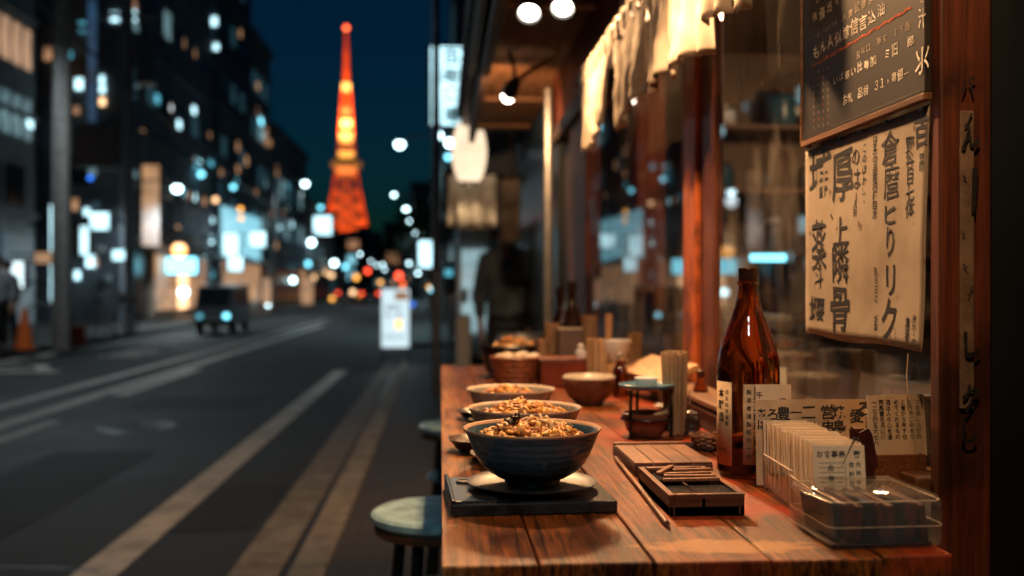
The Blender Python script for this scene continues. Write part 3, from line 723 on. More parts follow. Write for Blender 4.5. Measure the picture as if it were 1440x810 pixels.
for px, py, Y, lb in [(522,367,135,'small street lamp first in the far string over the road'), (530,373,140,'small street lamp second in the far string over the road'), (541,379,145,'small street lamp right end of the far string over the road'),
                      (575,370,100,'small street lamp above the white pavement sign'), (582,380,95,'small street lamp just right of the white pavement sign'), (588,384,92,'small street lamp last before the tall lightbox'), (554,274,75,'dim street lamp highest in the trees')]:
    copy_tree(sl, lamp_at(px, py, Y), 0, lb, 'street lamps down the right side')
for px, Y, lb in [(190, 23, 'left-hand street lamp arching in above the near lane'), ]:
    pass
# unseen lamps added behind the viewer and near left, lighting road, bowls and facades
_c = copy_tree(sl, (.55, -4.6, .0), 0, 'street lamp on the right kerb behind the viewer', 'street lamps down the right side')  # added out of view as cool front light on bowls and stool
for _k in kids(_c):
    if _k.type == 'LIGHT': _k.data = _k.data.copy(); _k.data.energy = 330
q = at_y(249, 265, 33); copy_tree(sl, (q.x-1.45, 33, q.z-6.12), PI, 'cyan-white street lamp high between the tan banner and the glazed shop', 'street lamps along the left pavement')
for k, (x, y) in enumerate([(-7.9, 16.3), (-7.9, 48)]):
    c = copy_tree(sl, (x, y, .1), PI, ['street lamp on the left pavement close to the viewer', 'street lamp on the left pavement beyond the glazed shop'][k], 'street lamps along the left pavement')  # near one added just above the frame to brighten cone and railings

left_light = None
for o in list(S.objects):
    if o.type == 'LIGHT' and o.name.startswith('street_lamp_light') and o.parent and o.parent.location.x < -5 and o.parent.rotation_euler.z > 1:
        if left_light is None: left_light = o.data.copy(); left_light.energy = 340; left_light.color = (.82,.94,1.0); left_light.spot_size = R(176)
        o.data = left_light
# vehicles
M['van_glass'] = paint('van_glass', (.05,.07,.08), .08, spec=.8)
def car(label, loc, rz, paintc, lights='tail', van=False, grp=None, cat='car'):
    t = thing('parked_van' if van else 'car', label, cat, loc, rz, grp)
    m = paint('car_paint', paintc, .25, .2, .05)
    if van: prof = [(-1.65,.35),(1.6,.35),(1.68,.8),(1.6,1.0),(1.25,1.75),(-1.6,1.82),(-1.68,.9)]; wd = 1.42
    else: prof = [(-2.1,.35),(2.05,.32),(2.15,.6),(2.0,.85),(1.1,.95),(.45,1.42),(-1.0,1.45),(-1.75,1.0),(-2.15,.92)]; wd = 1.7
    MB().prism(prof, 'x', -wd/2, wd/2).xf(Matrix.Rotation(0,4,'Z')).build('body', m, t, False, .07)
    g = MB()
    if van:
        g.quad((-wd*.42,1.60,1.02),(wd*.42,1.60,1.02),(wd*.40,1.28,1.70),(-wd*.40,1.28,1.70)); g.xf(Matrix.Translation((0,.03,0)))
    else:
        g.quad((-wd*.42,1.09,.97),(wd*.42,1.09,.97),(wd*.38,.47,1.40),(-wd*.38,.47,1.40)); g.xf(Matrix.Translation((0,.03,.02)))
    g.build('windscreen', M['van_glass' if van else 'w_dark'], t)
    g = MB(); yb, z0, y2, z1 = (-1.67,.98,-1.63,1.7) if van else (-1.73,1.04,-1.06,1.42)
    g.quad((-wd*.4,yb,z0),(wd*.4,yb,z0),(wd*.37,y2,z1),(-wd*.37,y2,z1)); g.xf(Matrix.Translation((0,-.03,.02))); g.build('rear_window', M['w_dark'], t)
    for s_ in (-1, 1):
        g = MB(); x = s_*(wd/2+.008)
        if van: g.quad((x,-1.4,1.05),(x,1.15,1.05),(x,1.0,1.62),(x,-1.4,1.66))
        else: g.quad((x,-1.4,.98),(x,.9,.98),(x,.4,1.34),(x,-.95,1.37))
        g.build('side_window', M['w_dark'], t)
        for yy in (-1.05 if van else -1.3, 1.05 if van else 1.3):
            wt = MB().cyl((s_*(wd/2-.17),yy,.31),(s_*(wd/2+.02),yy,.31), .31, .31, 18).build('wheel', M['black'], t, True)
            MB().cyl((s_*(wd/2-.1),yy,.31),(s_*(wd/2+.03),yy,.31), .18, .17, 12).build('rim', M['grey_metal'], wt, True)
        yf = 1.66 if van else 2.12
        MB().sph((s_*wd*.36, yf, .66), .13, (1,.4,.8), u=12, v=8).build('headlight', M['l_cyan' if lights == 'head' and s_ < 0 else 'white_glaze' if lights != 'head' else 's_cyan'], t, True)
        MB().box((s_*wd*.40, -1.70 if van else -2.16, .80), (.26,.06,.20), None, .02).build('tail_light', M['l_red' if lights == 'tail' else 'leather'], t)
    MB().box((0, yf+.05 if lights == 'head' else (-1.71 if van else -2.17), .5), (.42,.02,.17)).build('number_plate', M['white_glaze'], t)
    MB().box((0, yf, .40), (wd*.95,.16,.2), None, .04).build('bumper', M['black'], t)
    return t
p = at_z(294, 470, 0); v = car('dark little van facing us at the left kerb with its lamp lit cyan', (p.x+.1, p.y+1.3, .004), PI, (.26,.29,.30), 'head', True, None, 'van'); v.scale = (.70,.78,.74)
for px, Y, c, lb in [(489, 92, (.03,.03,.035), 'dark car with red tail lights, leftmost in the far traffic'), (508, 100, (.2,.2,.2), 'grey car with red tail lights in the middle of the far traffic'), (523, 84, (.05,.01,.01), 'dark red car braking, rightmost in the far traffic')]:
    p = at_y(px, 420, Y); car(lb, (p.x, Y, .004), 0, c, 'tail', False, 'cars stopped far down the road')
# traffic signals
def signal(label, px, py, Y, mat, side=1):
    p = at_y(px, py, Y); t = thing('traffic_light', label, 'traffic light', (p.x+side*1.4, Y, .1)); h = p.z-.1
    MB().cyl((0,0,0),(0,0,h+.6), .08, .06, 10).build('pole', M['grey_metal'], t, True)
    MB().cyl((0,0,h+.3),(-side*1.4,0,h+.3), .04, .04, 8).build('arm', M['grey_metal'], t, True)
    hs = MB().box((-side*1.4,.12,h), (1.15,.2,.42), None, .05).build('housing', M['black'], t)
    for k in range(3):
        on = k == (1 if mat == 'l_amber' else 0)
        MB().cyl((-side*1.4+(k-.0)*.33-(.33 if mat=='l_amber' else 0),-.02,h),(-side*1.4+(k-.0)*.33-(.33 if mat=='l_amber' else 0),.03,h), .24 if on else .13, .24 if on else .13, 14).build('lens', M[mat if on else 'w_dark'], hs)
    return t
signal('amber traffic light centred under the red tower', 501, 390, 88, 'l_amber', -1)
signal('red traffic light right of the amber one', 517, 381, 92, 'l_red', -1)
signal('red traffic light just above the white pavement sign', 561, 388, 66, 'l_red')
signal('amber traffic light touching the top of the white pavement sign', 566, 409, 52, 'l_amber')
for px, py, Y, mat, r, lb in [(496,411,86,'l_warm',.38,'bright warm ball lamp in the middle of the far traffic'), (507,416,86,'l_amber',.28,'amber ball lamp low in the far traffic'), (567,400,58,'l_red',.2,'small red ball lamp beside the white pavement sign'),
    (535,397,80,'l_amber',.26,'amber ball lamp over the pavement left of the white sign'), (607,407,40,'l_cyan',.16,'small cyan ball lamp at the foot of the grey corner pole'), (603,404,42,'l_amber',.12,'small amber ball lamp at the foot of the grey corner pole'), (580,428,44,'l_blue',.14,'dim blue ball lamp right of the white pavement sign'), (572,390,70,'l_amber',.22,'amber ball lamp left of the tall white lightbox'), (553,397,75,'w_warm',.3,'dull warm ball lamp behind the white pavement sign')]:
    globe(lb, px, py, Y, r, mat)

# traffic cone
p = at_z(34, 493, .12); t = thing('traffic_cone', 'orange traffic cone on the left pavement beside a standing person', 'traffic cone', (p.x, p.y, .12))
MB().lathe([(.17,.03),(.035,.76),(.0,.77)], n=20).build('cone', paint('cone_orange', (.85,.17,.02), .5, 0, .1), t, True)
MB().box((0,0,.015),(.42,.42,.03),None,.01).build('base', M['leather'], t)
for z in (.32,.5): pass
# guard rails
def guard(label, px0, px1, pyb, h=.8):
    a = at_z(px0, pyb, .12); c = at_z(px1, pyb, .12); yy = (a.y+c.y)/2
    t = thing('guard_rail', label, 'railing', ((a.x+c.x)/2, yy, .12)); L = abs(c.x-a.x)
    MB().tube([(-L/2,0,0),(-L/2,0,h-.1),(-L/2+.1,0,h),(L/2-.1,0,h),(L/2,0,h-.1),(L/2,0,0)], .03, 8).build('hoop', M['grey_metal'], t, True)
    MB().cyl((-L/2,0,h*.5),(L/2,0,h*.5), .02, .02, 8).build('crossbar', M['grey_metal'], t, True); return t
guard('pale pipe guard rail right of the traffic cone', 40, 84, 484)
guard('pale pipe guard rail behind the bicycle', 92, 150, 478)
# bicycle
def bicycle(label, px, py, rz):
    p = at_z(px, py, .12); t = thing('bicycle', label, 'bicycle', (p.x, p.y, .12), rz)
    for y in (-.52,.52):
        b = MB(); pts = [(0, y+.33*math.cos(a), .33+.33*math.sin(a)) for a in [2*PI*k/24 for k in range(25)]]
        b.tube(pts, .02, 6); wv = b.build('wheel', M['black'], t, True)
        b = MB()
        for k in range(10): b.cyl((0,y,.33),(0,y+.32*math.cos(k*PI/5),.33+.32*math.sin(k*PI/5)), .004, .004, 4)
        b.build('spokes', M['steel'], wv)
    b = MB()
    for a, c in [((0,-.52,.33),(0,-.05,.30)),((0,-.52,.33),(0,-.18,.75)),((0,-.05,.30),(0,-.2,.85)),((0,-.05,.30),(0,.36,.78)),((0,-.17,.72),(0,.34,.84)),((0,.52,.33),(0,.33,.98))]: b.cyl(a, c, .018, .018, 8)
    b.build('frame', M['grey_metal'], t, True)
    MB().sph((0,-.22,.90), .12, (.7,1.1,.35)).build('saddle', M['black'], t, True)
    MB().tube([(-.28,.22,1.02),(-.2,.32,1.04),(.2,.32,1.04),(.28,.22,1.02)], .015, 6).build('handlebar', M['steel'], t, True)
    MB().box((0,.55,.88),(.34,.26,.24),None,.03).build('basket', M['grey_metal'], t)
bicycle('grey bicycle with a front basket parked on the left pavement', 148, 478, R(-35))
# plastic crates by the kerb on the left
p = at_z(102, 484, .12); t = thing('storage_crate', 'reddish plastic crate on the left pavement by the bicycle', 'crate', (p.x, p.y, .12), .2)
MB().box((0,0,.02),(.5,.36,.04)).box((-.24,0,.2),(.02,.36,.36)).box((.24,0,.2),(.02,.36,.36)).box((0,.17,.2),(.48,.02,.36)).box((0,-.17,.2),(.48,.02,.36)).build('body', paint('crate_red', (.35,.06,.02), .5), t)
MB().box((0,0,.37),(.53,.39,.03)).build('rim', paint('crate_red_rim', (.40,.08,.03), .5), t)

# people
def person(label, loc, rz, top, trousers, hair=(.01,.01,.01), h=1.68, stride=.12):
    t = thing('person', label, 'person', loc, rz); k = h/1.68
    def skin(verts, edges, rad, name, mat, parent):
        me = bpy.data.meshes.new(name); me.from_pydata([Vector(v)*k for v in verts], edges, []); o = bpy.data.objects.new(name, me); C.objects.link(o); o.parent = parent
        o.modifiers.new('skin', 'SKIN'); sv = me.skin_vertices[0].data
        for i, r_ in enumerate(rad): sv[i].radius = (r_[0]*k, r_[1]*k) if isinstance(r_, tuple) else (r_*k, r_*k); sv[i].use_root = (i == 0)
        sd = o.modifiers.new('sub', 'SUBSURF'); sd.levels = 1; sd.render_levels = 2; me.materials.append(mat); return o
    V = [(0,0,.92),(0,0,1.12),(0,0,1.34),(0,.01,1.44),(0,.03,1.56),(0,.03,1.64)]; E_ = [(0,1),(1,2),(2,3),(3,4),(4,5)]; Rd = [(.15,.10),(.13,.095),(.16,.10),(.055,.055),(.078,.095),(.06,.07)]
    for s_ in (-1,1):
        i = len(V); st = stride*s_
        V += [(s_*.09,0,.86),(s_*.10,st*.5,.48),(s_*.10,st,.08),(s_*.11,st+.14,.03)]; E_ += [(0,i),(i,i+1),(i+1,i+2),(i+2,i+3)]; Rd += [.085,.055,.038,(.045,.03)]
        j = len(V)
        V += [(s_*.19,0,1.36),(s_*.23,-.02,1.10),(s_*.22,.06,.86),(s_*.215,.09,.79)]; E_ += [(2,j),(j,j+1),(j+1,j+2),(j+2,j+3)]; Rd += [.055,.042,.030,(.038,.018)]
        for f, (dx, ln) in enumerate([(-.022,.075),(-.007,.085),(.008,.08),(.022,.062)]):
            q = len(V); V += [(s_*(.215)+dx*.4,.09+dx,.755),(s_*.20+dx*.3,.10+dx,.755-ln)]; E_ += [(j+3,q),(q,q+1)]; Rd += [.010,.008]
        q = len(V); V += [(s_*.19,.125,.80),(s_*.175,.135,.75)]; E_ += [(j+3,q),(q,q+1)]; Rd += [.011,.009]
    sk = paint('skin', (.42,.24,.16), .55, 0, .1)
    body = skin(V, E_, Rd, 'body', sk, t)
    MB().sph((0,.115,1.57), .016, (.8,1,1.4)).xf(Matrix.Scale(k,4)).build('nose', sk, t, True)
    for s_ in (-1,1): MB().sph((s_*.082,.03,1.57), .022, (.4,.8,1.2)).xf(Matrix.Scale(k,4)).build('ear', sk, t, True)
    for s_ in (-1,1): MB().sph((s_*.032,.108,1.595), .010).xf(Matrix.Scale(k,4)).build('eye', M['ink'], t, True)
    MB().box((0,.112,1.52),(.045,.012,.010),None,.004).xf(Matrix.Scale(k,4)).build('mouth', paint('lips', (.3,.11,.09), .5), t)
    hb = MB().sph((0,.005,1.625), .108, (.92,1.05,.95)); bmesh.ops.delete(hb.b, geom=[v for v in hb.b.verts if v.co.z < 1.585 and v.co.y > .02 or v.co.z < 1.52], context='VERTS'); hb.xf(Matrix.Scale(k,4)); hb.build('hair', paint('hair', hair, .5), t, True)
    Vj = [(0,0,.74),(0,0,1.10),(0,0,1.34),(0,.01,1.50)]; Ej = [(0,1),(1,2),(2,3)]; Rj = [(.195,.145),(.175,.13),(.185,.125),(.085,.085)]
    for s_ in (-1,1):
        j = len(Vj); Vj += [(s_*.19,0,1.36),(s_*.235,-.02,1.10),(s_*.222,.06,.87)]; Ej += [(2,j),(j,j+1),(j+1,j+2)]; Rj += [.075,.062,.048]
    skin(Vj, Ej, Rj, 'jacket', top, t)
    Vt = [(0,0,1.02)]; Et = []; Rt = [(.165,.115)]
    for s_ in (-1,1):
        i = len(Vt); st = stride*s_; Vt += [(s_*.09,0,.84),(s_*.10,st*.5,.48),(s_*.10,st,.10)]; Et += [(0,i),(i,i+1),(i+1,i+2)]; Rt += [.10,.075,.062]
    skin(Vt, Et, Rt, 'trousers', trousers, t)
    for s_ in (-1,1):
        MB().sph((s_*.105,stride*s_+.06,.045), .06, (.8,2.1,.75)).xf(Matrix.Scale(k,4)).build('shoe', M['ink'], t, True)
    return t
p = at_z(31, 497, .12)
person('person with dark hair and a pale sleeve waiting beside the orange traffic cone', (p.x-.62, p.y+.5, .12), R(200), paint('pale_shirt', (.25,.28,.30), .8), M['ink'])
person('person in a black jacket standing close under the far left lightbox', (p.x-.75, p.y+1.2, .12), R(160), M['ink'], paint('dark_trousers', (.02,.025,.035), .8), h=1.6)
person('person in a dark blue-grey jacket walking along the shop fronts past the counter', (.57, 8.6, .095), R(172), paint('blue_grey_jacket', (.10,.13,.16), .8), paint('slate_trousers', (.03,.035,.045), .8), h=1.72)

# ------------------------------------------------------------------ trees
def leaf_mat():
    m, t, p = new('foliage'); rp, _ = mix_noise(t, (.018,.035,.012), (.06,.10,.03), sc=1.2, detail=2)
    t.links.new(rp.outputs[0], p.inputs['Base Color']); p.inputs['Roughness'].default_value = .6; return m
M['leaf'] = leaf_mat(); M['bark'] = paint('bark', (.05,.038,.028), .9, 0, .4, sc=9, bmp=.5)
def tree(label, x, y, h, r, seed):
    rnd = random.Random(seed); t = thing('street_tree', label, 'tree', (x, y, .1), 0, 'street trees far along the right side')
    b = MB(); b.tube([(0,0,0),(.05,0,h*.2),(-.05,.05,h*.4),(0,0,h*.62)], [.2,.16,.13,.08], 8); tips = []
    for k in range(7):
        a = k*2.4+rnd.random(); z = h*(.32+.06*k); e = Vector((math.cos(a)*r*.7, math.sin(a)*r*.7, z+h*.18)); b.tube([(0,0,z), e*.5+Vector((0,0,z*.5)), e], [.08,.05,.025], 6); tips.append(e)
    b.build('trunk', M['bark'], t, True)
    b = MB(); tips += [Vector((0,0,h*.8)), Vector((.3*r,.2*r,h*.68))]
    for c_ in tips:
        cr = r*rnd.uniform(.35,.55)
        for _ in range(170):
            d = Vector((rnd.gauss(0,1), rnd.gauss(0,1), rnd.gauss(0,.75))); d = d.normalized()*cr*rnd.random()**.4; q = c_+d
            s_ = rnd.uniform(.10,.2); A = Vector((rnd.gauss(0,1), rnd.gauss(0,1), rnd.gauss(0,1))).normalized(); B = A.orthogonal().normalized()
            b.quad(q-A*s_, q+B*s_*.6, q+A*s_, q-B*s_*.6)
    b.build('crown', M['leaf'], t); return t
tree('street tree behind the three stacked street lamps', -1.1, 92, 10.5, 3.4, 1)
tree('street tree right of the tower, its crown low over the road', -2.8, 112, 9.5, 3.6, 2)
tree('slim street tree close to the tall white lightbox', -.6, 58, 6.6, 2.0, 3)
tree('far street tree at the left of the row of trees', -6.0, 150, 9.5, 3.8, 4)

# ------------------------------------------------------------------ the broadcast tower, 333 m tall, 1.28 km away
def tower():
    TY = 1277; tx = at_y(487, 400, TY).x
    t = thing('lattice_tower', 'floodlit orange lattice tower rising at the end of the street', 'tower', (tx, TY, 0), R(5))
    m = paint('tower_orange', (.62,.10,.025), .5, 0, .2, sc=.05)
    mw = paint('tower_white', (.22,.20,.18), .5, 0, .1, sc=.05)
    prof = [(0,47),(30,38),(60,29.5),(90,22.5),(120,17.2),(145,13.5),(170,10.2),(200,8.0),(225,6.4),(250,5.2)]
    def half(z):
        for (z0,a),(z1,b_) in zip(prof[:-1], prof[1:]):
            if z0 <= z <= z1: return a+(b_-a)*(z-z0)/(z1-z0)
        return prof[-1][1]
    b = MB(); zs = [0,22,44,64,84,103,122,143,163,183,204,227,250]
    def bar(p, q, r_): b.cyl(p, q, r_, r_, 5)
    for z0, z1 in zip(zs[:-1], zs[1:]):
        a, c = half(z0), half(z1); th = 1.35 if z0 < 120 else .85
        P0 = [(-a,-a,z0),(a,-a,z0),(a,a,z0),(-a,a,z0)]; P1 = [(-c,-c,z1),(c,-c,z1),(c,c,z1),(-c,c,z1)]
        for k in range(4):
            n = (k+1) % 4
            bar(P0[k], P1[k], th*1.5); bar(P1[k], P1[n], th*.8); 
            if z0 >= 20:
                bar(P0[k], P1[n], th*.8); bar(P0[n], P1[k], th*.8)
                mid0 = [(P0[k][i]+P0[n][i])/2 for i in range(3)]; mid1 = [(P1[k][i]+P1[n][i])/2 for i in range(3)]; bar(mid0, mid1, th*.6)
    # foot arches between the legs
    for k in range(4):
        a = 40; pts = []
        for i in range(13):
            u = -1+2*i/12; z = 34*(1-abs(u)**2.2); hw = half(max(0,z)); x = u*half(2)*.9
            q = (x, -hw, z); A = k*PI/2
            pts.append((q[0]*math.cos(A)-q[1]*math.sin(A), q[0]*math.sin(A)+q[1]*math.cos(A), q[2]))
        b.tube(pts, 1.4, 5)
    b.build('lattice', m, t)
    MB().box((0,0,158),(38,38,7),None,1).box((0,0,163),(29,29,3)).box((0,0,143),(25,25,2)).build('main_deck', mw, t)
    MB().box((0,0,149),(27,27,8.5)).build('deck_lights', M['l_orange'], t)
    MB().cyl((0,0,222),(0,0,229), 8.5, 8.5, 16).build('top_deck', mw, t)
    b = MB(); b.cyl((0,0,250),(0,0,278), 4.6, 3.9, 8).cyl((0,0,278),(0,0,308), 3.6, 2.8, 8).cyl((0,0,308),(0,0,331), 2.4, 1.6, 8); b.build('antenna', m, t)
    for z, rr, hb in ((256,5.2,11),(210,7.8,9),(191,9.0,11),(171,10.6,6)):
        MB().box((0,0,z),(rr*2.05,rr*2.05,hb),None,.8).build('lamp_band', M['l_band'], t)
    MB().sph((0,0,332), 3.4, u=10, v=8).build('beacon', M['l_red'], t, True)
    # floodlights on the ground and decks wash the steel
    def flood(loc, aim, e, ang, col=(1,.42,.10)):
        ld = bpy.data.lights.new('tower_floodlight', 'SPOT'); ld.energy = e; ld.color = col; ld.spot_size = R(ang); ld.spot_blend = .5; ld.shadow_soft_size = 3
        o = bpy.data.objects.new('tower_floodlight', ld); C.objects.link(o); o.parent = t; o.location = loc
        o.rotation_euler = (Vector(aim)-Vector(loc)).to_track_quat('-Z','Y').to_euler(); 
    rot = Matrix.Rotation(-R(5), 3, 'Z')
    for x in (-90, 90):
        flood(rot @ Vector((x,-150,12)), (0,0,70), 7e5, 75)
    flood(rot @ Vector((0,-150,20)), (0,0,190), 1.3e6, 70)
    flood(rot @ Vector((0,-60,150)), (0,0,290), 5.5e6, 60)
    flood((0,0,8), (0,0,100), 3e5, 160)
M['l_orange'] = emit('lamp_orange', (1.0,.13,.02), .9)
M['l_band'] = emit('lamp_band_amber', (1.0,.42,.07), 1.9)
tower()

# ================================================================== RIGHT SIDE: THE SHOP
GX = .62            # plane of the glass
ZC = .975           # counter top
shop = thing('noodle_shop', 'timber shop front with red posts and a deep wooden eave', 'shop', (1.6, 2.6, 0))
def part(b, name, mat, parent=shop, **k): o = b.build(name, M[mat] if isinstance(mat, str) else mat, None, **k); return adopt(o, parent)
# shell of the room behind the glass
b = MB(); b.span((.69,-1.2,.02),(4.1,5.0,.089)); part(b, 'floor_slab', 'dark_wood')
b = MB(); b.span((3.3,-1.2,.1),(3.42,5.0,2.5)); b.span((.70,4.88,.1),(3.3,5.0,2.5)); b.span((.70,-1.2,.1),(3.3,-1.08,2.5)); part(b, 'interior_wall', 'int_wall' if 'int_wall' in M else M.setdefault('int_wall', paint('warm_plaster', (.24,.17,.12), .8, 0, .3, sc=3)))
b = MB(); b.span((.62,-1.2,2.42),(3.42,5.0,2.5)); part(b, 'interior_ceiling', 'dark_wood')
b = MB(); b.span((.635,1.223,.1),(.70,4.09,ZC-.03)); part(b, 'dado_wall', 'dark_wood')
b = MB(); b.span((.60,-1.2,2.02),(.71,5.3,2.44), .006); part(b, 'lintel', 'red_wood_h')
b = MB(); b.span((.57,-1.0,1.99),(.60,5.2,2.06), .004); part(b, 'lintel_rail', 'dark_wood')
# eave: boards, rafters, fascia
b = MB()
for k in range(5): x0 = .20+k*.085; b.span((x0,-1.2,2.36),(x0+.082,7.0,2.38))
part(b, 'eave_boards', 'ceil_wood')
for k in range(9): b = MB(); b.span((.24,-.9+k*.95,2.335),(.60,-.9+k*.95+.035,2.358), .004); part(b, 'rafter', 'ceil_wood')
b = MB(); b.span((.195,-1.2,2.27),(.238,7.0,2.40), .006); part(b, 'fascia', 'dark_wood')
b = MB(); b.prism([(.15,2.402),(.62,2.46),(.9,2.62),(4.2,3.4),(4.2,3.5),(.86,2.74),(.15,2.47)], 'y', -1.3, 7.1); part(b, 'roof', 'shutter')
b = MB()
for k in range(41):
    y = -1.2+k*.205; b.cyl((.12,y,2.49),(.75,y,2.62), .055, .055, 8)
part(b, 'roof_tiles', 'shutter', smooth=True)
b = MB(); b.tube([(.165,5.2,2.38),(.165,3,2.37),(.165,0,2.36),(.165,-1.2,2.36)], .03, 10); part(b, 'rain_gutter', 'black', smooth=True)
# posts
def post(x0, x1, y0, y1, z0, z1, mat='red_wood', nm='post'): b = MB(); b.span((x0,y0,z0),(x1,y1,z1), .004); return part(b, nm, mat)
corner = post(.618,.685,1.195,1.2215,.09,2.02,'post_wood')
corner['label'] = 'worn front post with a pale carved strip and ink characters'
post(.60,.640,2.32,2.44,1.0,2.02)
post(.60,.66,4.10,4.62,.09,2.02)
post(.612,.635,2.20,2.32,1.0,2.02,'post_wood','jamb')
post(.64,.66,2.44,2.50,1.0,2.02,'post_wood','jamb')
b = MB(); b.span((.60,1.222,ZC+.002),(.66,4.1,ZC+.035), .004); part(b, 'window_sill', 'ledge_wood')
b = MB(); b.span((.608,1.222,1.985),(.65,4.1,2.02)); part(b, 'window_head', 'red_wood_h')
# carved strip and ink on the corner post (front face looks toward the viewer)
b = MB(); b.span((.642,1.1905,1.10),(.660,1.1955,1.47), .0015); sp_ = part(b, 'carved_strip', 'kraft_dark' if 'kraft_dark' in M else M.setdefault('kraft_dark', paint('weathered_strip', (.17,.115,.08), .7, 0, .45, sc=30, bmp=.3)))
L = Lettering((1,0,0), (0,0,1), .0012)
rn = random.Random(4)
for ch, px, py, hp in [('バ',1357,120,30),('ノ',1357,170,26),('ん',1360,195,40),('丶',1352,250,16),('丨',1366,268,70),('丶',1350,330,14),('丶',1352,375,18),('ノ',1360,410,18),('し',1362,485,44),('ク',1360,560,44),('し',1358,605,44)]:
    p = at_y(px+4, py, 1.1885); L.put(ch, p, hp*1.17/1400, bold=.03, wob=.10, seed=px*py % 17, sx=.75)
L.build(M['ink'], shop, 'lettering')
# dark sliding shutter nearer the viewer
b = MB(); b.span((.72,-.6,.09),(.76,1.18,2.02)); part(b, 'sliding_shutter', 'shutter')
b = MB(); b.span((.687,1.199,.09),(.96,1.2195,2.3)); part(b, 'side_panel', 'shutter')
# glass
b = MB(); b.span((GX,1.222,1.011),(GX+.004,2.20,1.985)); part(b, 'window_pane', 'pane')
b = MB(); b.prism([(.639,2.50),(.643,2.50),(.612,4.10),(.608,4.10)], 'z', 1.011, 1.985); part(b, 'window_pane', 'pane')   # pane turned slightly on purpose, to shift the lantern's reflection toward the post
# far closed bay of the shop front
b = MB(); b.span((.66,4.62,.09),(.72,5.3,2.02)); part(b, 'closed_bay', 'dark_wood_z')

# neighbouring shop row
def row_building(label, x, y0, y1, h, wall, extra=None):
    t = thing('shop_house', label, 'building', (x, (y0+y1)/2, 0))
    b = MB(); b.span((x, y0, .05),(x+8, y1, h)); part(b, 'wall', wall, t)
    b = MB(); b.span((x-.12, y0-.05, h),(x+8, y1-.02, h+.35)); part(b, 'roof', wall, t)
    for k in range(3):
        z = 3.6+k*2.8
        if z+1 > h: break
        b = MB(); b.span((x-.03, y0+.8, z),(x+.05, y1-.8, z+1.3)); part(b, 'window', 'w_dark' if k != 1 else 'w_dim', t)
    b = MB(); b.span((x-.04, y0+.5, .1),(x+.05, y1-.6, 2.4)); part(b, 'shop_front', 'w_dark', t)
    b = MB(); b.prism([(x+.02,2.9),(x-.5,2.62),(x-.5,2.55),(x+.02,2.7)], 'y', y0+.2, y1-.3); part(b, 'awning', 'dark_wood', t)
    b = MB(); b.span((x+.1,y0-.04,.3),(x+1.0,y0+.02,2.3)); part(b, 'side_shutter', 'wall4', t)
    return t
row_building('dark two-storey shop house next to the timber shop', .78, 5.75, 10.2, 5.4, 'wall3')
row_building('grey shop house behind the corner pole and the paper lantern', .52, 11.4, 17.5, 8.0, 'wall0')
row_building('tall narrow building behind the cyan hanging sign', .30, 22, 33, 17, 'wall1')
row_building('long dark building farthest along the right pavement', .45, 33.5, 60, 9, 'wall2')
b = MB(); b.cyl((0,0,0),(0,0,2.2), .02, .02, 10).box((0,0,.01),(.1,.1,.02))
o = b.build('steel_pipe', M['grey_metal'], None, True); p = at_x(771, 400, .56); o.location = (.56, p.y, .09); tag(o, 'thin steel pipe running up beside the red end post', 'pipe')
# hanging cyan sign of the next shops
sg = sign('large cyan-white hanging sign with a column of characters above the right pavement', 606, 66, 664, 176, 's_white', Y=14.5, thick=.2, mark=('百年酒場', 'sign_ink', True))
# hanging lantern
LY = 7.75; p0 = at_y(660, 168, LY); p1 = at_y(660, 260, LY); hL = p0.z-p1.z; lk = LY/5.6
t = thing('paper_lantern', 'glowing cream paper lantern hanging from an arm beyond the eave', 'lantern', (p1.x, LY, p1.z))
def lr(u): return (.048 + .050*math.sin(PI*min(1,max(0,u)))**.55)*lk
b = MB(); b.lathe([(lr(k/24)-(.0015 if k % 2 else 0), .02+k/24*(hL-.04)) for k in range(25)], n=24, caps=False); b.build('shade', M['lantern'], t, True)
MB().tube([((lr(u)+.002)*math.cos(u*2*PI*13), (lr(u)+.002)*math.sin(u*2*PI*13), .02+u*(hL-.04)) for u in [i/312 for i in range(313)]], .0017, 5).build('bamboo_rib', M['tan_wood'], t, True)
MB().lathe([(.045*lk,0),(.05*lk,0),(.05*lk,.024),(.045*lk,.024)], n=20, caps=False).cyl((0,0,hL-.024),(0,0,hL), .05*lk, .05*lk, 20).build('rim', M['black'], t, True)
MB().cyl((0,0,hL),(0,0,hL+.12), .005, .005, 6).cyl((-.04,0,hL+.12),(.80-p1.x,0,hL+.12), .014, .014, 8).build('hanging_arm', M['black'], t)
ld = bpy.data.lights.new('lantern_light', 'SPOT'); ld.energy = 9; ld.color = (1,.66,.36); ld.shadow_soft_size = .015; ld.spot_size = R(150); ld.spot_blend = .5
lo = bpy.data.objects.new('lantern_light', ld); C.objects.link(lo); lo.parent = t; lo.location = (0,0,.05)
globe('upper white ball lamp left of the paper lantern', 616, 191, 13.5, .10, 'l_white')
globe('lower white ball lamp against the paper lantern', 632, 201, 12.5, .085, 'l_white')
globe('cyan ball lamp lowest beside the paper lantern', 630, 221, 13.5, .07, 'l_cyan')
sign('tall white lightbox standing out over the far right pavement', 589, 339, 612, 376, 's_white', Y=36)
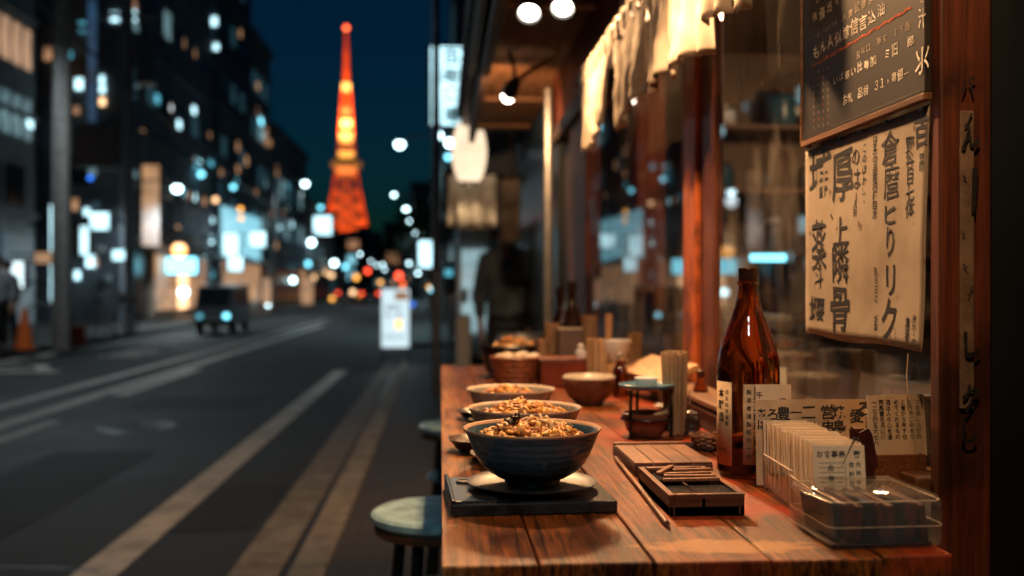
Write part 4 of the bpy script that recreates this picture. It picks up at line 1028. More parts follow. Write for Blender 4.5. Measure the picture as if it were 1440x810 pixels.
# banners hung under the lantern
def banner(label, px0, py0, px1, py1, Y, mat):
    a = at_y(px0, py0, Y); c = at_y(px1, py1, Y); wd, h = c.x-a.x, a.z-c.z
    t = thing('cloth_banner', label, 'banner', ((a.x+c.x)/2, Y, c.z)); b = MB(); n = 14; g = []
    for j in range(9):
        row = []
        for i in range(n+1):
            u = i/n-.5; row.append(b.b.verts.new((u*wd, .05*math.sin(i*1.3+j*.2)*(1-j/10), h*(j/8) - .03*math.cos(u*PI)*(j < 1))))
        g.append(row)
    for j in range(8):
        for i in range(n): b.b.faces.new((g[j][i], g[j][i+1], g[j+1][i+1], g[j+1][i]))
    o = b.build('cloth', M[mat], t, True); md = o.modifiers.new('solid','SOLIDIFY'); md.thickness = .004
    MB().cyl((-wd/2-.04,0,h),(wd/2+.04,0,h), .012, .012, 8).cyl((0,0,h),(0,0,h+.35), .005, .005, 6).build('rod', M['dark_wood_z'], t); return t
banner('grey-beige cloth banner hanging below the paper lantern', 630, 244, 702, 318, 8.0, 'banner')
banner('narrow mottled cloth banner hanging right of the grey-beige one', 706, 250, 732, 336, 7.0, 'mottle' if 'mottle' in M else M.setdefault('mottle', paint('mottled_cloth', (.24,.21,.19), .9, 0, .6, sc=6)) and 'mottle')
# things on the right pavement seen past the counter
sign('small cyan lit panel under the grey-beige banner', 661, 322, 684, 334, 'l_cyan_soft', Y=10.6, thick=.1)
p = at_z(672, 506, .1)
M['vend'] = emit('vending_glow', (.55,.85,.92), .55, grad=.4, sc=4)
t = thing('vending_machine', 'tall pale lit vending machine beyond the end of the counter', 'vending machine', (at_y(667, 400, 10.2).x, 10.2, .1))
MB().box((0,.3,.9),(.34,.6,1.8),None,.02).build('body', M['white_glaze'], t); MB().box((0,-.02,1.12),(.25,.04,.85)).build('lit_window', M['vend'], t); MB().box((0,-.015,.35),(.28,.03,.2)).build('dispensing_slot', M['black'], t)
for k in range(3):
    MB().cyl((-.1+.1*k,-.06,1.0),(-.1+.1*k,-.06,1.14), .03, .03, 10).build('drink_can', M['steel'], t, True)
def stand(label, px0, px1, pytop, Y, mat, zb=.1):
    a = at_y(px0, pytop, Y); c = at_y(px1, pytop, Y); wd = c.x-a.x; h = a.z-zb
    t = thing('signboard_stand', label, 'sign', ((a.x+c.x)/2, Y, zb), 0)
    MB().box((0,.03,h*.58+.0),(wd,.10,h*.80),None,.015).build('casing', M['grey_metal'], t); MB().box((0,-.024,h*.58),(wd*.92,.012,h*.76)).build('face', M[mat], t)
    b = MB()
    for s_ in (-1,1): b.cyl((s_*wd*.4,-.02,h*.2),(s_*wd*.45,-.22,0), .014, .014, 6).cyl((s_*wd*.4,.08,h*.2),(s_*wd*.45,.28,0), .014, .014, 6)
    b.cyl((-wd*.42,-.15,h*.08),(wd*.42,-.15,h*.08), .01, .01, 6); b.build('legs', M['black'], t); return t, wd, h
ss, wd, h = stand('glowing white signboard on black legs at the pavement corner', 535, 577, 402, 15.4, 'l_board' if 'l_board' in M else M.setdefault('l_board', emit('signboard_lit', (.72,.92,1.0), .98)) and 'l_board')
MB().box((.09,-.035,h*.87),(.20,.008,.13)).build('picture', M['s_warm'], ss); MB().box((.05,-.035,h*.50),(.08,.008,.13)).build('orange_mark', M['l_amber'], ss)
L = Lettering((1,0,0),(0,0,1),.034)
for i_, (tx, zz) in enumerate((('営業中',.72),('丼・酒',.62),('やきとり',.34))): L.put(tx, (-.03,0,h*zz), .085, bold=.01)
me = bpy.data.meshes.new('lettering'); L.b.to_mesh(me); L.b.free(); me.materials.append(M['sign_ink']); lo = bpy.data.objects.new('lettering', me); C.objects.link(lo); lo.parent = ss
stand('pale narrow signboard on the pavement just past the counter end', 641, 662, 440, 9.0, 'white_glaze')
t = thing('parking_meter', 'grey rounded meter on a post at the pavement left of the counter', 'meter', at_z(631, 512, .1), 0)
MB().cyl((0,0,0),(0,0,1.05), .03, .03, 10).build('post', M['grey_metal'], t, True)
MB().box((0,0,1.3),(.22,.16,.5),None,.07,4).build('head', M['grey_metal'], t, True); MB().box((0,-.085,1.38),(.12,.01,.1)).build('display', M['s_cyan'], t)
p = at_z(702, 500, .1)
t = thing('waste_bin', 'grey ribbed bin standing by the wall behind the chopstick cups', 'bin', (.52, 6.4, .095))
b = MB(); b.lathe([(.13,0),(.16,.75),(.17,.76),(.165,.8),(.0,.82)], n=24); b.build('body', M['grey_metal'], t, True); MB().cyl((0,0,.8),(0,0,.86), .172, .15, 24).build('lid', M['grey_metal'], t, True)

# spot lamps in a row under the eave; the first lights the counter from just above the frame
def spot(label, px, py, Y, aim, e, loc=None, r=.038, ang=125, bare=False):
    p = loc if loc else at_y(px, py, Y)
    t = thing('spotlight', label, 'spotlight', p, 0, 'spotlights under the eave')
    d = (Vector(aim)-Vector(p)).normalized(); q = d.to_track_quat('-Z','Y').to_matrix().to_4x4()
    MB().lathe([(r,.0),(r*1.02,.03),(r*.85,.07),(r*.5,.095),(.0,.10)], n=20, caps=False).lathe([(r,.0),(r*.86,.012),(r*.8,.02)], n=20, caps=False).xf(q).build('can', M['black'], t, True)
    MB().cyl((0,0,.010),(0,0,.016), r*.84, r*.84, 20).xf(q).build('bulb', M['bulb'], t)
    if bare: MB().sph((0,0,0), r*.85, (1,1,1.15), u=14, v=10).xf(Matrix.Translation(d*.012) @ q).build('bare_bulb', M['bulb'], t, True)
    MB().tube([Vector(-d*.09), Vector((0,0,.06))-d*.08, (0,0,max(.08,2.345-p[2]))], .009, 8).build('stem', M['black'], t, True)
    ld = bpy.data.lights.new('spotlight_beam', 'SPOT'); ld.energy = e; ld.color = (1,.545,.245); ld.spot_size = R(ang); ld.spot_blend = .7; ld.shadow_soft_size = .035
    o = bpy.data.objects.new('spotlight_beam', ld); C.objects.link(o); o.parent = t; o.location = d*(.075 if bare else .03); o.rotation_euler = d.to_track_quat('-Z','Y').to_euler()
    return t
spot('left of the two glaring spotlights at the top of the picture', 744, 20, 3.4, (.12,2.3,.9), 98)
spot('right of the two glaring spotlights at the top of the picture', 791, 13, 3.4, (.20,2.3,.9), 26)
spot('long dark spotlight with an orange bracket, lowest under the eave', 716, 132, 4.6, (-.25,6.4,1.1), 70, None, .036, 172, True)
spot('spotlight nearest the viewer, over the bowls', 0, 0, 0, (.26,1.62,.9), 124, (.22,1.98,2.24), .038, 118)
spot('second spotlight from the viewer\'s end, above the near end of the counter', 0, 0, 0, (.45,1.7,1.2), 34, (.26,.55,2.24))
p = at_y(716,132,4.6)
tag(MB().tube([p+Vector((.01,0,.04)), p+Vector((.07,.0,.09)), p+Vector((.20,.02,.17)), p+Vector((.23,.02,.20))], .012, 8).build('lamp_bracket', M['tan_wood'], None, True), 'orange wooden bracket slanting up from the lowest spotlight', 'bracket')

# noren: five cloth strips looped on a rod
t = thing('noren_curtain', 'cream split shop curtain hanging over the window', 'curtain', (.5, 2.4, 2.0))
MB().cyl((0,-.9,0),(0,1.25,0), .011, .011, 10).build('rod', M['dark_wood'], t, True)
rn = random.Random(11)
for k, (ya, yb, L_, out) in enumerate([(3.50,2.90,.235,.01),(2.88,2.40,.25,.0),(2.385,2.14,.245,.0),(2.13,1.85,.262,.0),(1.835,1.60,.235,.0)]):
    b = MB(); n = 34; mrow = 16; g = []
    lean = (.03 if k == 0 else .012*rn.uniform(-1,1))
    for j in range(mrow+1):
        v = j/mrow; row = []
        for i in range(n+1):
            u = i/n; amp = .003+.008*v
            y = ya+(yb-ya)*(u*(1-.05*v)+.025*v) + lean*v*(.6+.4*(1-u)) + .006*math.sin(9*v+k)
            x = .5 - out*v + amp*math.sin(u*(27 if k == 0 else 19)*(.9+.06*k) + k*1.7 + v*1.2 + 2*noise.noise((u*3,k*2.0,v))) + .012*v*math.sin(u*5+k) + .006*noise.noise((u*6,v*6,k*3))
            z = 1.965 - v*L_*(1+.05*math.sin(u*4+k)) - .012*math.sin(u*PI*5)**2*(1-v)
            row.append(b.b.verts.new((x, y, z)))
        g.append(row)
    for j in range(mrow):
        for i in range(n): b.b.faces.new((g[j][i], g[j][i+1], g[j+1][i+1], g[j+1][i]))
    o = part(b, 'cloth_panel', 'cloth', t, smooth=True, angle=180); md = o.modifiers.new('solid','SOLIDIFY'); md.thickness = .0025
    nl = max(2, int(round(abs(ya-yb)/.10))+1)
    for q in range(nl):
        y = ya+(yb-ya)*(q+.15)/(nl-.7)
        lb = MB(); lb.span((.489,y-.020,1.955),(.4915,y+.020,2.0)); lb.span((.5085,y-.020,1.955),(.511,y+.020,2.0)); lb.span((.4915,y-.020,2.0115),(.5085,y+.020,2.014)); lb.span((.489,y-.020,2.0),(.4912,y+.020,2.014)); lb.span((.5088,y-.020,2.0),(.511,y+.020,2.014))
        part(lb, 'loop', 'cloth', t)

# counter
ct = thing('counter', 'worn orange wooden counter running along the shop front', 'counter', (.0,.98,.0))
def cpart(b, name, mat): return part(b, name, mat, ct)
xs = [.0,.098,.215,.335,.452,.530,.592]
for k in range(6):
    b = MB(); y0 = .985 + (.0, .004, .0, .0, .010, .243)[k]; b.span((xs[k]+.0008,y0,ZC-.035),(xs[k+1]-.0012, 3.55, ZC-(.0,.0006,.0002,.001,.0005,.0002)[k]), .0025); cpart(b, 'plank', 'counter')
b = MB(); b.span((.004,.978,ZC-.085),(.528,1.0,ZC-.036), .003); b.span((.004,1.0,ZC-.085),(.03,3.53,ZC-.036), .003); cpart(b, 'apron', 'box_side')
for y in (1.25, 2.3, 3.35): b = MB(); b.span((.12,y,.09),(.18,y+.06,ZC-.086), .004); cpart(b, 'leg', 'dark_wood_z')
# stools
def stool(label, x, y, rz):
    t = thing('stool', label, 'stool', (x,y,.092), rz, 'round stools under the counter'); h = .645
    MB().lathe([(.0,h-.028),(.145,h-.028),(.158,h-.016),(.158,h-.004),(.150,h+.003),(.0,h+.006)], n=36).build('seat', M['stool_seat'], t, True)
    MB().lathe([(.150,h-.045),(.153,h-.028),(.12,h-.028),(.12,h-.045)], n=30).build('seat_rim', M['box_side'], t, True)
    for k in range(4):
        a = PI/4+k*PI/2; MB().cyl((.10*math.cos(a),.10*math.sin(a),h-.03),(.165*math.cos(a),.165*math.sin(a),0), .014, .012, 10).build('leg', M['black'], t, True)
    b = MB(); b.tube([(.135*math.cos(a),.135*math.sin(a),.24) for a in [2*PI*i/24 for i in range(25)]], .008, 6); b.build('foot_ring', M['steel'], t, True)
    MB().lathe([(.0,.44),(.12,.44),(.13,.45),(.12,.462),(.0,.462)], n=28).build('lower_shelf', M['stool_seat'], t, True); return t
M['stool_seat'] = paint('stool_seat_worn_teal', (.20,.33,.38), .35, 0, .55, sc=14, bmp=.2)
stool('round stool with a worn pale teal seat nearest the viewer', -.002, 2.30, .3)
stool('farther round stool half hidden by the counter edge', .075, 3.75, .1)

# ================================================================== ON THE COUNTER
# three bowls
BR = .090
def bowl(label, loc, mat, r=.090, h=.0715, foot=.036):
    t = thing('bowl', label, 'bowl', loc)
    k = r/.09
    out = [(foot*.98,0),(foot*1.0,.006),(foot*.98,.008),(.046*k,.0105),(.0585*k,.018),(.0685*k,.0285),(.0755*k,.0405),(.0808*k,.0535),(.0850*k,.0645),(.0885*k,.070),(.0895*k,.0718),(.089*k,.0728),(.0872*k,.0722),
           (.0845*k,.0675),(.080*k,.056),(.073*k,.043),(.062*k,.030),(.045*k,.021),(.0,.018)]
    b = MB(); b.lathe([(0,.004),(foot*.8,.004),(foot*.85,0)]+out, n=72, wob=.012, seed=len(label)); b.build('shell', M[mat], t, True, angle=60)
    return t
def food(label, loc, r, hgt, n, seed, leaf=True):
    """mound of stewed meat, onion and noodles: one heap nobody could count"""
    rnd = random.Random(seed); t = thing('food_mound', label, 'food', loc)
    def hz(d): return hgt*max(0,(1-(d/r)**1.5))
    b = MB()
    prof = [(r*q, hz(r*q)*.8-.004) for q in (1,.85,.7,.55,.4,.25,.12)]+[(0,hgt*.8-.004)]
    b.lathe([(r*1.04,-.010)]+prof, n=40, wob=.12, seed=seed)
    for v in b.b.verts: v.co.z += .002*noise.noise(v.co*90)
    m0 = b.build('rice_bed', M['rice'], t, True, angle=180)
    b = MB()
    for i in range(n):
        a = rnd.random()*2*PI; d = r*.97*math.sqrt(rnd.random()); x, y = d*math.cos(a), d*math.sin(a); z = hz(d)+rnd.uniform(-.003,.004)
        kind = rnd.random(); th = rnd.random()*2*PI
        if kind < .48:   # curled onion or noodle strand
            L_ = rnd.uniform(.012,.028); cv = rnd.uniform(-1.6,1.6); pts = []
            for s_ in range(6):
                u = s_/5-.5; pts.append((x+math.cos(th+cv*u)*L_*u, y+math.sin(th+cv*u)*L_*u, z+.003*math.cos(u*PI)+rnd.uniform(-.001,.001)))
            b.tube(pts, [.0014,.0024,.0028,.0028,.0024,.0013], 6)
        else:            # crinkled scrap of meat
            sx, sy, sz = rnd.uniform(.005,.0125), rnd.uniform(.004,.0085), rnd.uniform(.0025,.0055)
            vs = bmesh.ops.create_uvsphere(b.b, u_segments=10, v_segments=7, radius=1)['verts']
            E_ = Euler((rnd.uniform(-.7,.7), rnd.uniform(-.7,.7), th)).to_matrix(); sd = rnd.random()*50
            for v in vs:
                f = 1+.55*noise.noise(v.co*1.7+Vector((sd,0,0))); c = Vector((v.co.x*sx*f, v.co.y*sy*f, v.co.z*sz*f + sz*.8*math.sin(v.co.x*3+sd))); v.co = E_ @ c + Vector((x,y,z+.001))
    o = b.build('topping', M['food'], t, True, angle=180); o['kind'] = 'stuff'
    if leaf:
        for (x, y, z, rx, rz) in [(-.030,-.012,hgt*.80,.5,.6),(-.024,-.008,hgt*.92,1.1,2.0),(.047,-.004,hgt*.35,1.0,.2),(-.018,.004,hgt*1.0,.2,1.1)]:
            b = MB(); m_ = Matrix.Translation((x,y,z+.010)) @ Euler((rx,.2,rz)).to_matrix().to_4x4(); g = []
            for i in range(6):
                row = []
                for j in range(4): row.append(b.b.verts.new(m_ @ Vector(((i/5-.5)*.018*(1), (j/3-.5)*.010*math.sin(PI*(i+.6)/6.2), .003*math.sin(i*1.7+j)))))
                g.append(row)
            for i in range(5):
                for j in range(3): b.b.faces.new((g[i][j], g[i+1][j], g[i+1][j+1], g[i][j+1]))
            o = b.build('dark_leaf', M['nori'], t, True, angle=180); md = o.modifiers.new('solid','SOLIDIFY'); md.thickness = .0008
    return t
M['rice'] = paint('sauce_soaked_noodles', (.60,.34,.12), .35, 0, .35, sc=120, bmp=.5)
# tray, plate and nearest bowl
def trayq(px, py, z): return at_z(px, py, z)
t = thing('serving_tray', 'black slate tray with a raised handle block under the nearest bowl', 'tray', (.110,1.285,ZC))
W_, D_ = .204, .170
b = MB(); b.box((.0,.0,.0075),(W_,D_,.015),None,.002); b.box((-W_/2+.029,-.006,.0165),(.056,D_*.9,.004),None,.0015); b.box((-W_/2+.003,0,.0175),(.006,D_,.006),None,.002); b.build('slab', M['slate'], t)
b = MB(); b.lathe([(.012,.0),(.013,.0026),(.0105,.0026),(.009,.0012),(0,.001)], (-W_/2+.026,.035,.0185), 24); b.xf(Matrix.Diagonal((1,1,1,1))); b.build('finger_dip', M['slate_brown'], t, True)
t.rotation_euler = (0,0,R(2.5))
PB = at_z(748, 687, ZC+.02); PB = Vector((.118, 1.285, ZC))
t = thing('plate', 'round black plate lying on the slate tray under the nearest bowl', 'plate', (PB.x, PB.y, ZC+.0192))
MB().lathe([(0,0),(.045,0),(.070,.0022),(.0835,.0055),(.0845,.0068),(.083,.0072),(.068,.0042),(.045,.0025),(0,.0025)], n=64, wob=.006).build('dish', M['plate_dark'], t, True)
bz = ZC+.0192+.003
bowl('blue-black glazed bowl of stewed meat nearest the viewer, on a black plate', (PB.x, PB.y, bz), 'bowl_dark')
food('heap of stewed meat, onion and dark leaf in the nearest bowl', (PB.x, PB.y+.003, bz+.054), .069, .023, 300, 3)
q2 = at_y(738, 573, 1.585); 
bowl('grey-green bowl of noodles, second from the viewer', (q2.x, 1.585, q2.z-.0715), 'bowl_grey', .0915)
food('heap of golden noodles and meat in the second bowl', (q2.x, 1.585, q2.z-.0715+.054), .068, .024, 250, 5, False)
MB()
t = thing('saucer', 'dark brown glazed saucer under the second bowl', 'saucer', (q2.x, 1.585, ZC)); z_ = q2.z-.0715-ZC
MB().lathe([(0,0),(.045,0),(.06,.003),(.085,max(.008,z_*.9)),(.087,max(.010,z_*.9+.002)),(.083,max(.010,z_*.9+.001)),(.06,z_*.6),(.04,z_-.0005),(0,z_-.0005)], n=48, wob=.02).build('dish', M['slate_brown'], t, True)
q3 = at_y(718, 547, 2.02)
bowl('pale grey wide bowl, farthest of the three noodle bowls', (q3.x, 2.02, q3.z-.0715), 'bowl_pale', .091)
food('low heap of brown meat and noodles in the third bowl', (q3.x-.005, 2.02, q3.z-.0715+.052), .060, .022, 110, 8, False)
t = thing('saucer', 'small dark saucer under the farthest noodle bowl', 'saucer', (q3.x, 2.02, ZC)); z_ = max(.006, q3.z-.0715-ZC)
MB().lathe([(0,0),(.06,0),(.085,z_*.8+.002),(.086,z_*.8+.004),(.06,z_*.7),(.04,z_-.0005),(0,z_-.0005)], n=40).build('dish', M['slate_brown'], t, True)
p = at_z(662, 634, ZC); t = thing('side_dish', 'small brown-rimmed dish tucked behind the nearest bowl at the counter edge', 'dish', (p.x+.012, p.y+.0, ZC), .2)
MB().lathe([(0,0),(.030,0),(.040,.006),(.052,.020),(.0535,.022),(.051,.022),(.036,.010),(0,.006)], n=40, wob=.10, seed=3).build('dish', M['slate_brown'], t, True)
p = at_z(661, 590, ZC); t = thing('side_dish', 'little dark dish beside the second bowl at the counter edge', 'dish', (p.x+.02, p.y+.02, ZC), .2)
MB().lathe([(0,0),(.025,0),(.036,.006),(.045,.016),(.0465,.018),(.044,.018),(.03,.009),(0,.006)], n=36, wob=.10, seed=5).build('dish', M['slate'], t, True)

# wooden boxes
def wbox(label, bl, br, fr, fl, h, planks, rz=0):
    P4 = [at_z(*q, ZC+h) for q in (bl, br, fr, fl)]; x0 = (P4[0].x+P4[3].x)/2; x1 = (P4[1].x+P4[2].x)/2; y0 = (P4[2].y+P4[3].y)/2; y1 = (P4[0].y+P4[1].y)/2
    t = thing('wooden_box', label, 'box', ((x0+x1)/2, (y0+y1)/2, ZC)); return t, x1-x0, y1-y0
t, w_, d_ = wbox('flat wooden box with a planked lid behind the smaller box', (861,623), (968,623), (994,650), (893,652), .0195, 4)
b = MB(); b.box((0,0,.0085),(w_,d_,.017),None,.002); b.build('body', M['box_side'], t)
b = MB()
for k in range(4): b.box((-w_/2+w_*(k+.5)/4, -.010, .0185),(w_/4-.0016,d_-.022,.003),None,.0006)
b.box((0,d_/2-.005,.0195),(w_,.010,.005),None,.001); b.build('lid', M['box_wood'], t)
t, w_, d_ = wbox('small open wooden box topped with loose sticks, nearest of the two boxes', (902,657), (1000,657), (1037,696), (935,697), .025, 3)
b = MB(); e = .006
b.box((0,0,.006),(w_,d_,.012),None,.001); b.box((-w_/2+e/2,0,.0125),(e,d_,.025),None,.001); b.box((w_/2-e/2,0,.0125),(e,d_,.025),None,.001)
b.box((0,-d_/2+e/2,.0125),(w_-2*e,e,.025),None,.001); b.box((0,d_/2-e/2,.0125),(w_-2*e,e,.025),None,.001); b.box((-.004,-.01,.015),(.004,d_-.02,.012)); b.box((0,.035,.015),(w_-2*e,.004,.012)); b.build('body', M['box_side'], t)
b = MB(); b.box((-w_/2+e/2,0,.0256),(e+.001,d_+.001,.0012)); b.box((w_/2-e/2,0,.0256),(e+.001,d_+.001,.0012)); b.box((0,-d_/2+e/2,.0258),(w_-2*e-.001,e+.001,.0012)); b.box((0,d_/2-e/2,.0258),(w_-2*e-.001,e+.001,.0012)); b.build('rim', M['box_wood'], t)
bx, by = t.location.x, t.location.y
b = MB(); b.box((.016,-.050,.0222),(.048,.050,.002)); b.box((-.024,-.050,.0222),(.028,.050,.002)); b.box((.0,.035,.0222),(.074,.05,.002)); b.build('inner_tile', M['slate'], t)
for k, (x, y, rz_, L_, z) in enumerate([(.0,-.018,.03,.074,.030),(.004,.004,-.05,.068,.030),(.002,.022,.06,.070,.030),(-.022,.035,1.05,.060,.033),(.018,.048,.10,.055,.030),(-.01,.060,.02,.06,.030)]):
    o = MB().box((0,0,0),(L_,.007,.0042),None,.001).build('wooden_stick', M['box_wood']); o.location = (bx+x, by+y, ZC+z-.0005); o.rotation_euler = (0,0,rz_)
    tag(o, 'short flat wooden stick laid across the small open box', 'stick', 'loose sticks on the small open box')
a, c = at_z(866, 648, ZC), at_z(938, 741, ZC)
b = MB(); b.tube([a+Vector((0,0,.004)), (a+c)/2+Vector((.001,0,.004)), c+Vector((0,0,.004))], .0036, 8)
tag(b.build('thin_rod', M['box_wood'], None, True), 'long thin wooden rod lying along the left side of the two boxes', 'rod')

# tall brown bottle with labels
pb = at_z(1052, 667, ZC); pb = Vector((pb.x, pb.y, ZC)); RB = .0455
t = thing('sake_bottle', 'tall brown glass bottle with pale labels and a ribbed cap', 'bottle', pb)
prof = [(0,.002),(.036,.0),(RB-.003,.003),(RB,.009),(RB,.150),(RB*.985,.166),(RB*.93,.180),(RB*.80,.200),(RB*.60,.224),(RB*.44,.244),(RB*.36,.260),(.0148,.272),(.0142,.279),(.0162,.280),(.0162,.284),(.0140,.285),(.0138,.288),(0,.288)]
b = MB(); b.lathe(prof, n=56); b.build('glass_body', M['bottle'], t, True, angle=50)
b = MB(); b.lathe([(.0138,.286)]+[(.0147 if k % 2 else .0142, .287+k*.0011) for k in range(14)]+[(.0147,.3035),(.0135,.3050),(0,.3052)], n=32); b.build('cap', M['cap'] if 'cap' in M else M.setdefault('cap', paint('dark_metal_cap', (.06,.028,.018), .35, .6, .3, sc=40)), t, True, angle=50)
def wrap(nm, a0, a1, z0, z1, mat, off=.0006):
    b = MB(); n = 18; prev = None
    for i in range(n+1):
        a_ = a0+(a1-a0)*i/n; q = [b.b.verts.new(((RB+off)*math.cos(a_),(RB+off)*math.sin(a_),z)) for z in (z0,z1)]
        if prev: b.b.faces.new((prev[0],q[0],q[1],prev[1]))
        prev = q
    o = b.build(nm, M[mat], t, True); md = o.modifiers.new('solid','SOLIDIFY'); md.thickness = .0004; md.offset = 1; return o
wrap('left_label', R(179), R(223), .018, .139, 'kraft'); lb = wrap('right_label', R(244), R(300), .022, .137, 'kraft')
L = Lettering((1,0,0),(0,0,1))
def on_bottle(ch, ang, z, size, **k):
    rad = Vector((math.cos(ang), math.sin(ang), 0)); L.r = Vector((-math.sin(ang), math.cos(ang), 0)); L.u = Vector((0,0,1)); L.n = rad; L.lift = .0016
    L.put(ch, pb + rad*RB + Vector((0,0,z)), size, **k)
for i, ch in enumerate('清酒本醸造之蔵元'): on_bottle(ch, R(268), .128-i*.0125, .0115, bold=.02, wob=.05, seed=i)
for i, ch in enumerate('製造者謹製昭和十年'): on_bottle(ch, R(254), .126-i*.0115, .0075, bold=.01, wob=.05, seed=i)
for i, ch in enumerate('本醸造'): on_bottle(ch, R(199), .122-i*.017, .014, bold=.02, wob=.06, seed=i+3)
for i, ch in enumerate('酒造組合謹製'): on_bottle(ch, R(213), .124-i*.009, .007, bold=.01, wob=.05, seed=i)
for i, ch in enumerate('要冷蔵'): on_bottle(ch, R(193+i*8), .040, .006)
L.build(M['ink'], t)

# flat menu cards standing behind the card stack
def standing(label, px0, py0, px1, py1, Y, mat='card', tilt=.0, rz=0.0, lines=None, name='menu_card', thick=.0012, base=None):
    a = at_y(px0, py0, Y); c = at_y(px1, py1, Y); wd, h = c.x-a.x, a.z-c.z
    z0 = base if base is not None else max(ZC+.0005, c.z); h = a.z-z0
    t = thing(name, label, 'card', ((a.x+c.x)/2, Y, z0), rz)
    m_ = Euler((-tilt,0,0)).to_matrix().to_4x4()
    MB().box((0,0,h/2),(wd,thick,h)).xf(m_).build('sheet', M[mat], t)
    if lines:
        L = Lettering((1,0,0),(0,0,1),.0004+thick/2); L.n = Vector((0,-1,0))
        for (u, v, txt, size, vert, kw) in lines:
            sz = size*h
            if vert:
                for i, ch in enumerate(txt): L.put(ch, ((u-.5)*wd, 0, h*(1-v)-i*sz*1.02), sz, **dict(kw, seed=i+int(u*30)))
            else: L.put(txt, ((u-.5)*wd, 0, h*(1-v)), sz, center=False, **kw)
        bmesh.ops.transform(L.b, matrix=m_, verts=L.b.verts)
        me = bpy.data.meshes.new('lettering'); L.b.to_mesh(me); L.b.free(); me.materials.append(M['ink']); o = bpy.data.objects.new('lettering', me); C.objects.link(o); o.parent = t
    return t
kw = dict(bold=.022, wob=.07)
standing('square paper card with small script leaning at the right of the brown bottle', 1064, 541, 1113, 650, 1.385, 'card', .04, R(-3),
    [(.10,.14,'千',.09,True,kw),(.12,.30,'御料理品書其之壱',.058,True,dict(bold=.01,wob=.05)),(.35,.42,'本日の御献立各種',.058,True,dict(bold=.02,wob=.05)),(.75,.22,'印',.10,True,kw)])
standing('long low paper menu with bold brush characters behind the stacked cards', 1064, 563, 1219, 680, 1.335, 'kraft', .06, R(0),
    [(.06,.16,'あは',.13,True,kw),(.155,.17,'ろし',.15,True,kw),(.255,.16,'豊千',.17,True,kw),(.37,.15,'一乙',.15,True,kw),(.48,.15,'二玉',.19,True,kw),(.655,.15,'営串',.18,True,kw),(.755,.15,'焼鳥',.17,True,kw),(.92,.20,'愛',.18,True,kw),(.985,.12,'ろ',.2,True,kw)])
standing('upright tan paper card with columns of fine script at the right end of the counter', 1221, 556, 1306, 640, 1.275, 'card', .10, R(6),
    [(u,.12,tx,.092,True,dict(bold=.012,wob=.06)) for u, tx in ((.12,'一二三四五六七八'),(.24,'雨風雪花月山川'),(.36,'酒は人の心を温'),(.50,'めてくれるもの'),(.62,'と昔から申す也'),(.75,'どうぞごゆるり'),(.88,'とお召し上がれ'))], base=at_y(1222,642,1.275).z)
a = at_y(1228, 641, 1.262); c = at_y(1305, 640, 1.262)
t = thing('wooden_crate', 'plain brown wooden box holding the upright tan card', 'box', ((a.x+c.x)/2, 1.285, ZC)); wd = c.x-a.x; hh = (a.z+c.z)/2-ZC
b = MB(); b.box((0,-.016,hh/2),(wd,.006,hh)); b.box((0,.020,hh/2),(wd,.006,hh)); b.box((-wd/2+.003,.002,hh/2),(.006,.030,hh)); b.box((wd/2-.003,.002,hh/2),(.006,.030,hh)); b.box((0,.002,.004),(wd-.012,.030,.006)); b.build('body', M['box_wood'], t, False, .0015)
a = at_y(1290, 562, 1.30)
t = thing('dark_case', 'tall dark case standing between the tan card and the corner post', 'case', (a.x+.022, 1.318, ZC)); MB().box((0,0,(a.z-ZC)/2),(.050,.02,a.z-ZC),None,.003).build('body', M['dark_wood_z'], t); MB().box((0,0,a.z-ZC+.002),(.053,.023,.004),None,.001).build('lid', M['box_side'], t)
# folded leather holder
t = thing('leather_wallet', 'dark red folded leather holder leaning beside the stacked cards', 'wallet', (at_y(1215,640,1.235).x, 1.235, ZC))
def leaf_panel(pts, y0, y1, nm):
    b = MB(); q = [at_y(px, py, 1.235) for px, py in pts]; ox, oz = t.location.x, ZC
    n = len(q); F = [b.b.verts.new((v.x-ox, y0+(v.z-oz)*y1, max(.0015, v.z-oz))) for v in q]; B = [b.b.verts.new((v.x-ox, y0+(v.z-oz)*y1+.0022, max(.0015, v.z-oz))) for v in q]
    b.b.faces.new(F); b.b.faces.new(list(reversed(B)))
    for i in range(n): b.b.faces.new((F[i],F[(i+1)%n],B[(i+1)%n],B[i]))
    b.build(nm, M['leather'], t, False, .0008)
leaf_panel([(1197,599),(1212,611),(1224,648),(1230,664),(1222,720),(1206,720),(1201,640)], -.004, .05, 'front_flap')
leaf_panel([(1212,610),(1226,603),(1231,612),(1238,656),(1231,664),(1222,650)], -.002, .12, 'side_flap')
leaf_panel([(1203,606),(1227,606),(1234,660),(1226,722),(1206,722)], .006, .14, 'back_flap')

